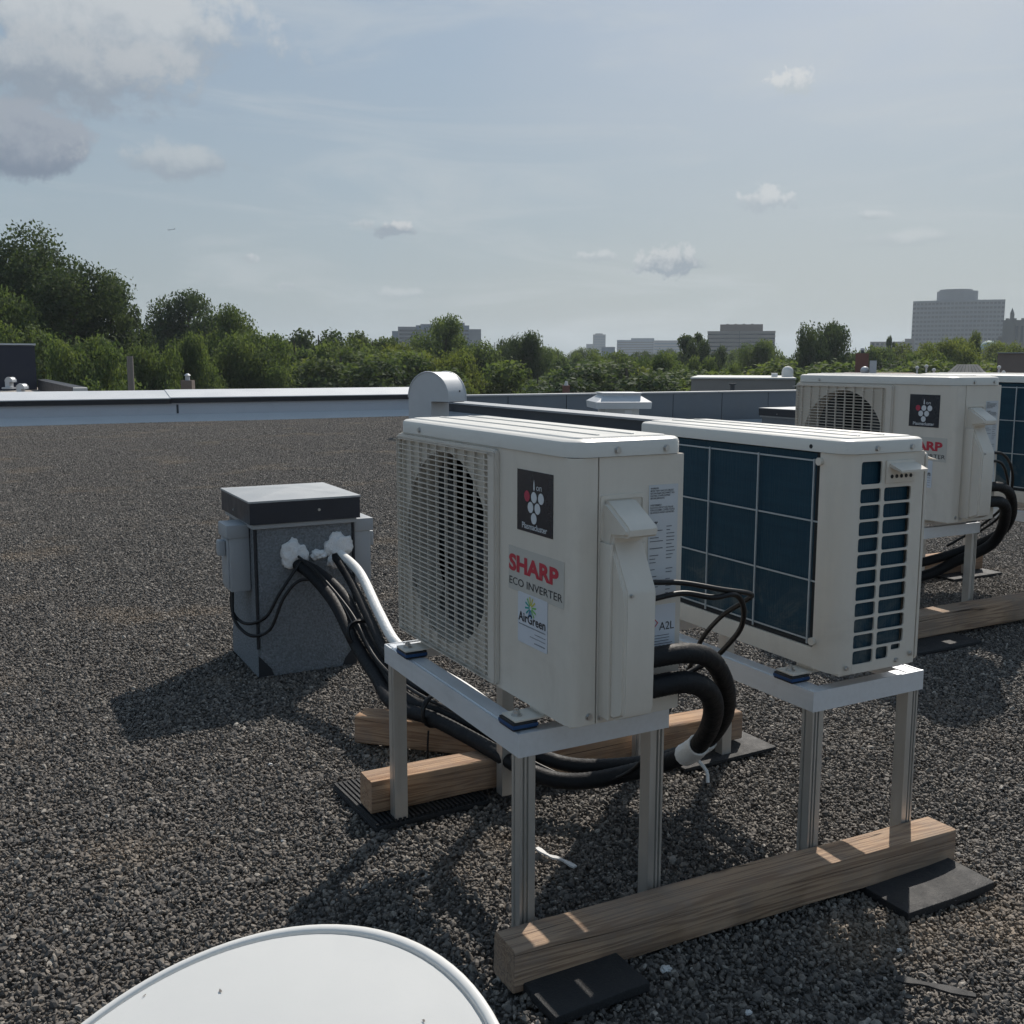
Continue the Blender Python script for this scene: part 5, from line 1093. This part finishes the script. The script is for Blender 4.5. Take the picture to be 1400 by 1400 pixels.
bm = bmesh.new(); bmesh.ops.create_uvsphere(bm, u_segments=20, v_segments=10, radius=wm(12, fw)); finish('dome', bm, 'copper_green', b, 60).location = (0, 6, zpx(476, fw)); box('drum', wm(-12, fw), wm(12, fw), 0.5, 11, 0, zpx(477, fw), 'stone_grey', b)
# brick houses with pale roofs in the middle distance
fw = 118; b = bldg('brick_house', 'red brick house with white roof edge among the trees', 722, fw)
box('wall', wm(-40, fw), wm(26, fw), 0, 9, 0, zpx(507, fw), 'brick_red', b); box('roof_edge', wm(-52, fw), wm(-4, fw), -0.4, 9, zpx(507, fw) + 0.02, zpx(502.5, fw), 'pale_roof', b); box('roof_edge', wm(2, fw), wm(82, fw), 1, 10, zpx(507, fw) + 0.02, zpx(503.5, fw), 'pale_roof', b)
box('side_wall', wm(26.2, fw), wm(80, fw), 1.2, 10, 0, zpx(507, fw), 'brick_brown', b)
for (a, w2) in ((-28, 7), (-14, 7), (6, 7)): box('window', wm(a, fw), wm(a + w2, fw), -0.06, -0.01, zpx(527, fw), zpx(516, fw), 'glass_dark', b)
bm = bmesh.new(); cyl(bm, (wm(36, fw), 4, zpx(499, fw)), (0, 0, 1), wm(9, fw), wm(9, fw), 4, wm(3, fw)); finish('skylight', bm, 'pale_roof', b)
bm = bmesh.new(); cyl(bm, (wm(-10, fw), 4, zpx(500, fw)), (0, 0, 1), wm(6, fw), wm(6, fw), 4, wm(2, fw)); finish('skylight', bm, 'pale_roof', b)
fw = 52; b = bldg('chimney_stack', 'small brick chimney with white cap in front of the brick house', 774, fw); b['category'] = 'chimney'
box('stack', wm(-5, fw), wm(5, fw), 0, 0.4, 0, zpx(527, fw), 'brick_red', b); bm = bmesh.new(); cyl(bm, (0, 0.2, zpx(524, fw)), (0, 0, 1), wm(3, fw), wm(6, fw), 10, wm(1.5, fw)); finish('cowl', bm, 'pale_roof', b)
fw = 60; b = bldg('brown_building', 'long brown flat roofed building behind the panelled parapet', 1017, fw)
box('wall', wm(-70, fw), wm(68, fw), 0, 10, 0, zpx(518, fw), 'brick_grey', b); box('roof_edge', wm(-71, fw), wm(69, fw), -0.1, 10, zpx(518, fw) + 0.02, zpx(515.5, fw), 'pale_roof', b)
bm = bmesh.new(); cyl(bm, (wm(60, fw), 3, zpx(512, fw)), (0, 0, 1), wm(8, fw), wm(8, fw), 16); bmesh.ops.create_uvsphere(bm, u_segments=16, v_segments=8, radius=wm(8, fw), matrix=Matrix.Translation((wm(60, fw), 3, zpx(508, fw)))); finish('turbine_vent', bm, 'pale_roof', b, 50)
box('rooftop_box', wm(38, fw), wm(46, fw), 2, 3, zpx(515.5, fw) + 0.02, zpx(510, fw), 'galvanised', b); bm = bmesh.new(); cyl(bm, (wm(-14, fw), -1.2, zpx(529, fw)), (0, 0, 1), wm(3, fw), wm(9, fw), 12); cyl(bm, (wm(-14, fw), -1.2, zpx(524, fw)), (0, 0, 1), wm(5, fw), wm(2, fw), 12); finish('flue', bm, 'membrane_dark', b)
fw = 58; b = bldg('brick_chimney', 'slim dark brick chimney with round white cap, behind the rear condenser', 1178, fw); b['category'] = 'chimney'
box('stack', wm(-8.5, fw), wm(8.5, fw), 0, 0.7, 0, zpx(482, fw), 'brick_red', b); bm = bmesh.new(); bmesh.ops.create_uvsphere(bm, u_segments=12, v_segments=8, radius=wm(3, fw), matrix=Matrix.Translation((0, 0.35, zpx(477, fw)))); finish('cowl', bm, 'pale_roof', b, 60)
box('pot', wm(-2, fw), wm(2, fw), 0.2, 0.5, zpx(482, fw) + 0.01, zpx(478, fw), 'membrane_dark', b)
fw = 50; b = bldg('service_frame', 'pale metal box and dome beside the slim chimney', 1192, fw); b['category'] = 'roof equipment'; box('frame', wm(-3, fw), wm(6, fw), 0, 0.4, zpx(510, fw), zpx(492, fw), 'galvanised', b); box('roof', wm(-40, fw), wm(60, fw), -0.5, 8, 0, zpx(510.3, fw), 'brick_brown', b)
bm = bmesh.new(); bmesh.ops.create_uvsphere(bm, u_segments=14, v_segments=8, radius=wm(6, fw), matrix=Matrix.Translation((wm(-9, fw), 0.4, zpx(506, fw)))); finish('turbine_vent', bm, 'galvanised', b, 60)
fw = 46; b = bldg('skylight_roof', 'flat roof with a ribbed glazed pyramid skylight', 1322, fw)
box('wall', wm(-60, fw), wm(110, fw), 0, 8, 0, zpx(512, fw), 'brick_brown', b)
base_z, top_z = zpx(511.8, fw), zpx(497, fw)
for k in range(9):
    a, c = -27 + k * 6, -27 + k * 6 + 5.2; bm = bmesh.new(); q = lambda x, t: x * (1 - 0.52 * t)
    bm.faces.new([bm.verts.new((wm(q(x, t), fw), 0.8 + 1.1 * t, base_z + (top_z - base_z) * t)) for x, t in ((a, 0), (c, 0), (c, 1), (a, 1))]); bmesh.ops.solidify(bm, geom=bm.faces[:], thickness=0.03); finish('glazing_bar', bm, 'roof_grey', b)
bm = bmesh.new(); rs = [[bm.verts.new((wm(sx * 28 * k, fw), 0.85 + (0.0 if sy < 0 else 2.4) * (1) + (1.12 if sy < 0 else -1.12) * t, base_z + (top_z - base_z) * t)) for sx, sy in ((-1, -1), (1, -1), (1, 1), (-1, 1))] for k, t in ((1, 0), (0.48, 0.99))]
for i in range(4): bm.faces.new((rs[0][i], rs[0][(i + 1) % 4], rs[1][(i + 1) % 4], rs[1][i]))
bm.faces.new(rs[1]); finish('glazing', bm, 'membrane_dark', b)
for (a, py) in ((-64, 502), (-42, 505), (40, 501), (46, 508), (-52, 500)):
    bm = bmesh.new(); cyl(bm, (wm(a, fw), 1.0, zpx(py + 4, fw)), (0, 0, 1), wm(1.2, fw), wm(9, fw), 8); bmesh.ops.create_uvsphere(bm, u_segments=12, v_segments=8, radius=wm(2.6, fw), matrix=Matrix.Translation((wm(a, fw), 1.0, zpx(py, fw)))); finish('vent_cowl', bm, 'pale_roof', b, 60)
fw = 66; b = bldg('brick_block', 'brown brick block at the right edge above the cut off condenser', 1390, fw); box('wall', wm(-24, fw), wm(60, fw), 0, 8, 0, zpx(482, fw), 'brick_brown', b); box('coping', wm(-25, fw), wm(61, fw), -0.15, 8.1, zpx(482, fw) + 0.02, zpx(480.5, fw), 'cap_grey', b)
# neighbour at the far left: flat roof, navy penthouse, vents, dark parapet
fw = 30; b = bldg('left_neighbour', 'neighbouring flat roof with navy penthouse at the left edge', 30, fw)
zr = 0.12 - GZ
box('wall', -9, wm(72, 27), -4.0, 12, 0, zr, 'roof_tan', b)
box('penthouse', -8, wm(17, 38), 8, 11.5, zr + 0.01, zr + 1.60, 'navy_sheet', b); box('penthouse_cap', -8.05, wm(17, 38) + 0.04, 7.95, 11.55, zr + 1.62, zr + 1.68, 'white_cap', b)
bm = bmesh.new(); pl8 = [(wm(17, 38) + 0.02, 7.9, zr - 0.02), (wm(60, 26), -4.1, zr - 0.02), (wm(80, 26), -4.1, zr - 0.02), (wm(28, 38), 7.9, zr - 0.02), (wm(17, 38) + 0.02, 7.9, zpx(520, 38)), (wm(60, 26), -4.1, zpx(532, 26)), (wm(80, 26), -4.1, zpx(532, 26)), (wm(28, 38), 7.9, zpx(519, 38))]
vv = [bm.verts.new(p_) for p_ in pl8]
for f_ in ((0, 1, 2, 3), (4, 5, 6, 7), (0, 1, 5, 4), (1, 2, 6, 5), (2, 3, 7, 6), (3, 0, 4, 7)): bm.faces.new([vv[k] for k in f_])
bmesh.ops.recalc_face_normals(bm, faces=bm.faces); finish('side_parapet', bm, 'black_trim', b)
box('brick_end', wm(62, 25.5), wm(80, 25.5), -4.6, -4.12, zr - 0.4, zpx(533, 25.5), 'pale_roof', b)
nvg = gooseneck('small white gooseneck vent nearest on the left neighbour\'s roof', tuple(pix(31, 542, 31.5)), R(-40), 0.2, 0.22, 0.14, 0.20)
nvg = gooseneck('small white gooseneck vent farther back before the navy penthouse', tuple(pix(15, 533, 36)), R(-40), 0.2, 0.26, 0.15, 0.22)
# utility pole, chimney left of centre
fw = 44; p = pix(177, 488, fw); up = thing('utility_pole', 'grey wooden utility pole standing before the left trees', 'pole', (p.x, p.y, GZ), YAW)
bm = bmesh.new(); cyl(bm, (0, 0, (p.z - GZ) / 2), (0, 0, 1), 0.17, p.z - GZ, 12, 0.13); finish('post', bm, 'wood_grey', up, 40)
bm = bmesh.new(); cyl(bm, (0.28, -0.1, p.z - GZ - 1.9), (0, 0, 1), 0.12, 0.4, 10); finish('insulator', bm, 'cap_grey', up)
fw = 40; p = pix(254, 521, fw); b = thing('brick_chimney', 'small brick chimney with metal cowl above the white parapet', 'chimney', (p.x, p.y, GZ), YAW)
box('stack', -0.22, 0.22, 0, 0.4, 0, p.z - GZ, 'brick_brown', b); bm = bmesh.new(); cyl(bm, (0, 0.2, p.z - GZ + 0.1), (0, 0, 1), 0.09, 0.2, 10); cyl(bm, (0, 0.2, p.z - GZ + 0.23), (0, 0, 1), 0.13, 0.08, 10, 0.04); finish('cowl', bm, 'galvanised', b)
# airliner
p = pix(233, 315, 3000); pl = thing('airplane', 'tiny airplane high in the sky above the left trees', 'airplane', tuple(p), YAW + R(15)); pl.rotation_euler = (R(4), R(-6), YAW + R(15))
bm = bmesh.new(); tube(bm, [(-11, 0, 0), (-9.5, 0, 0), (-4, 0, 0), (6, 0, 0.1), (11, 0, 0.6)], [0.3, 1.0, 1.3, 1.2, 0.3], 12, True, 0); finish('fuselage', bm, 'plane_white', pl, 60)
for sy in (-1, 1):
    bm = bmesh.new(); prism(bm, [(-2.5, 0), (1.2, 0), (4.2, sy * 11), (3.0, sy * 11)], lambda a, c, d: Vector((a, c, d + 0.06 * abs(c))), -0.5, -0.2); finish('wing', bm, 'plane_white', pl)
bm = bmesh.new(); prism(bm, [(7.5, 0.4), (10.6, 0.6), (11.8, 4.2), (10.4, 4.2)], lambda a, c, d: Vector((a, d, c)), -0.12, 0.12); finish('tail_fin', bm, 'plane_white', pl)

# ------------------------------------------------------------------ air
bm = bmesh.new(); bx(bm, -1950, 1950, -1950, 1950, GZ - 1.0, 62.0)
hz = finish('haze', bm, None); tag(hz, 'thin pale summer haze over the city', 'haze', kind='stuff')
hm = bpy.data.materials.new('haze'); hm.use_nodes = True; t = hm.node_tree; t.nodes.clear()
pv = N(t, 'ShaderNodeVolumePrincipled'); pv.inputs['Color'].default_value = (0.80, 0.90, 1.0, 1); pv.inputs['Density'].default_value = 0.00026; pv.inputs['Anisotropy'].default_value = 0.3
mo = N(t, 'ShaderNodeOutputMaterial'); t.links.new(pv.outputs[0], mo.inputs['Volume']); hz.data.materials.append(hm)
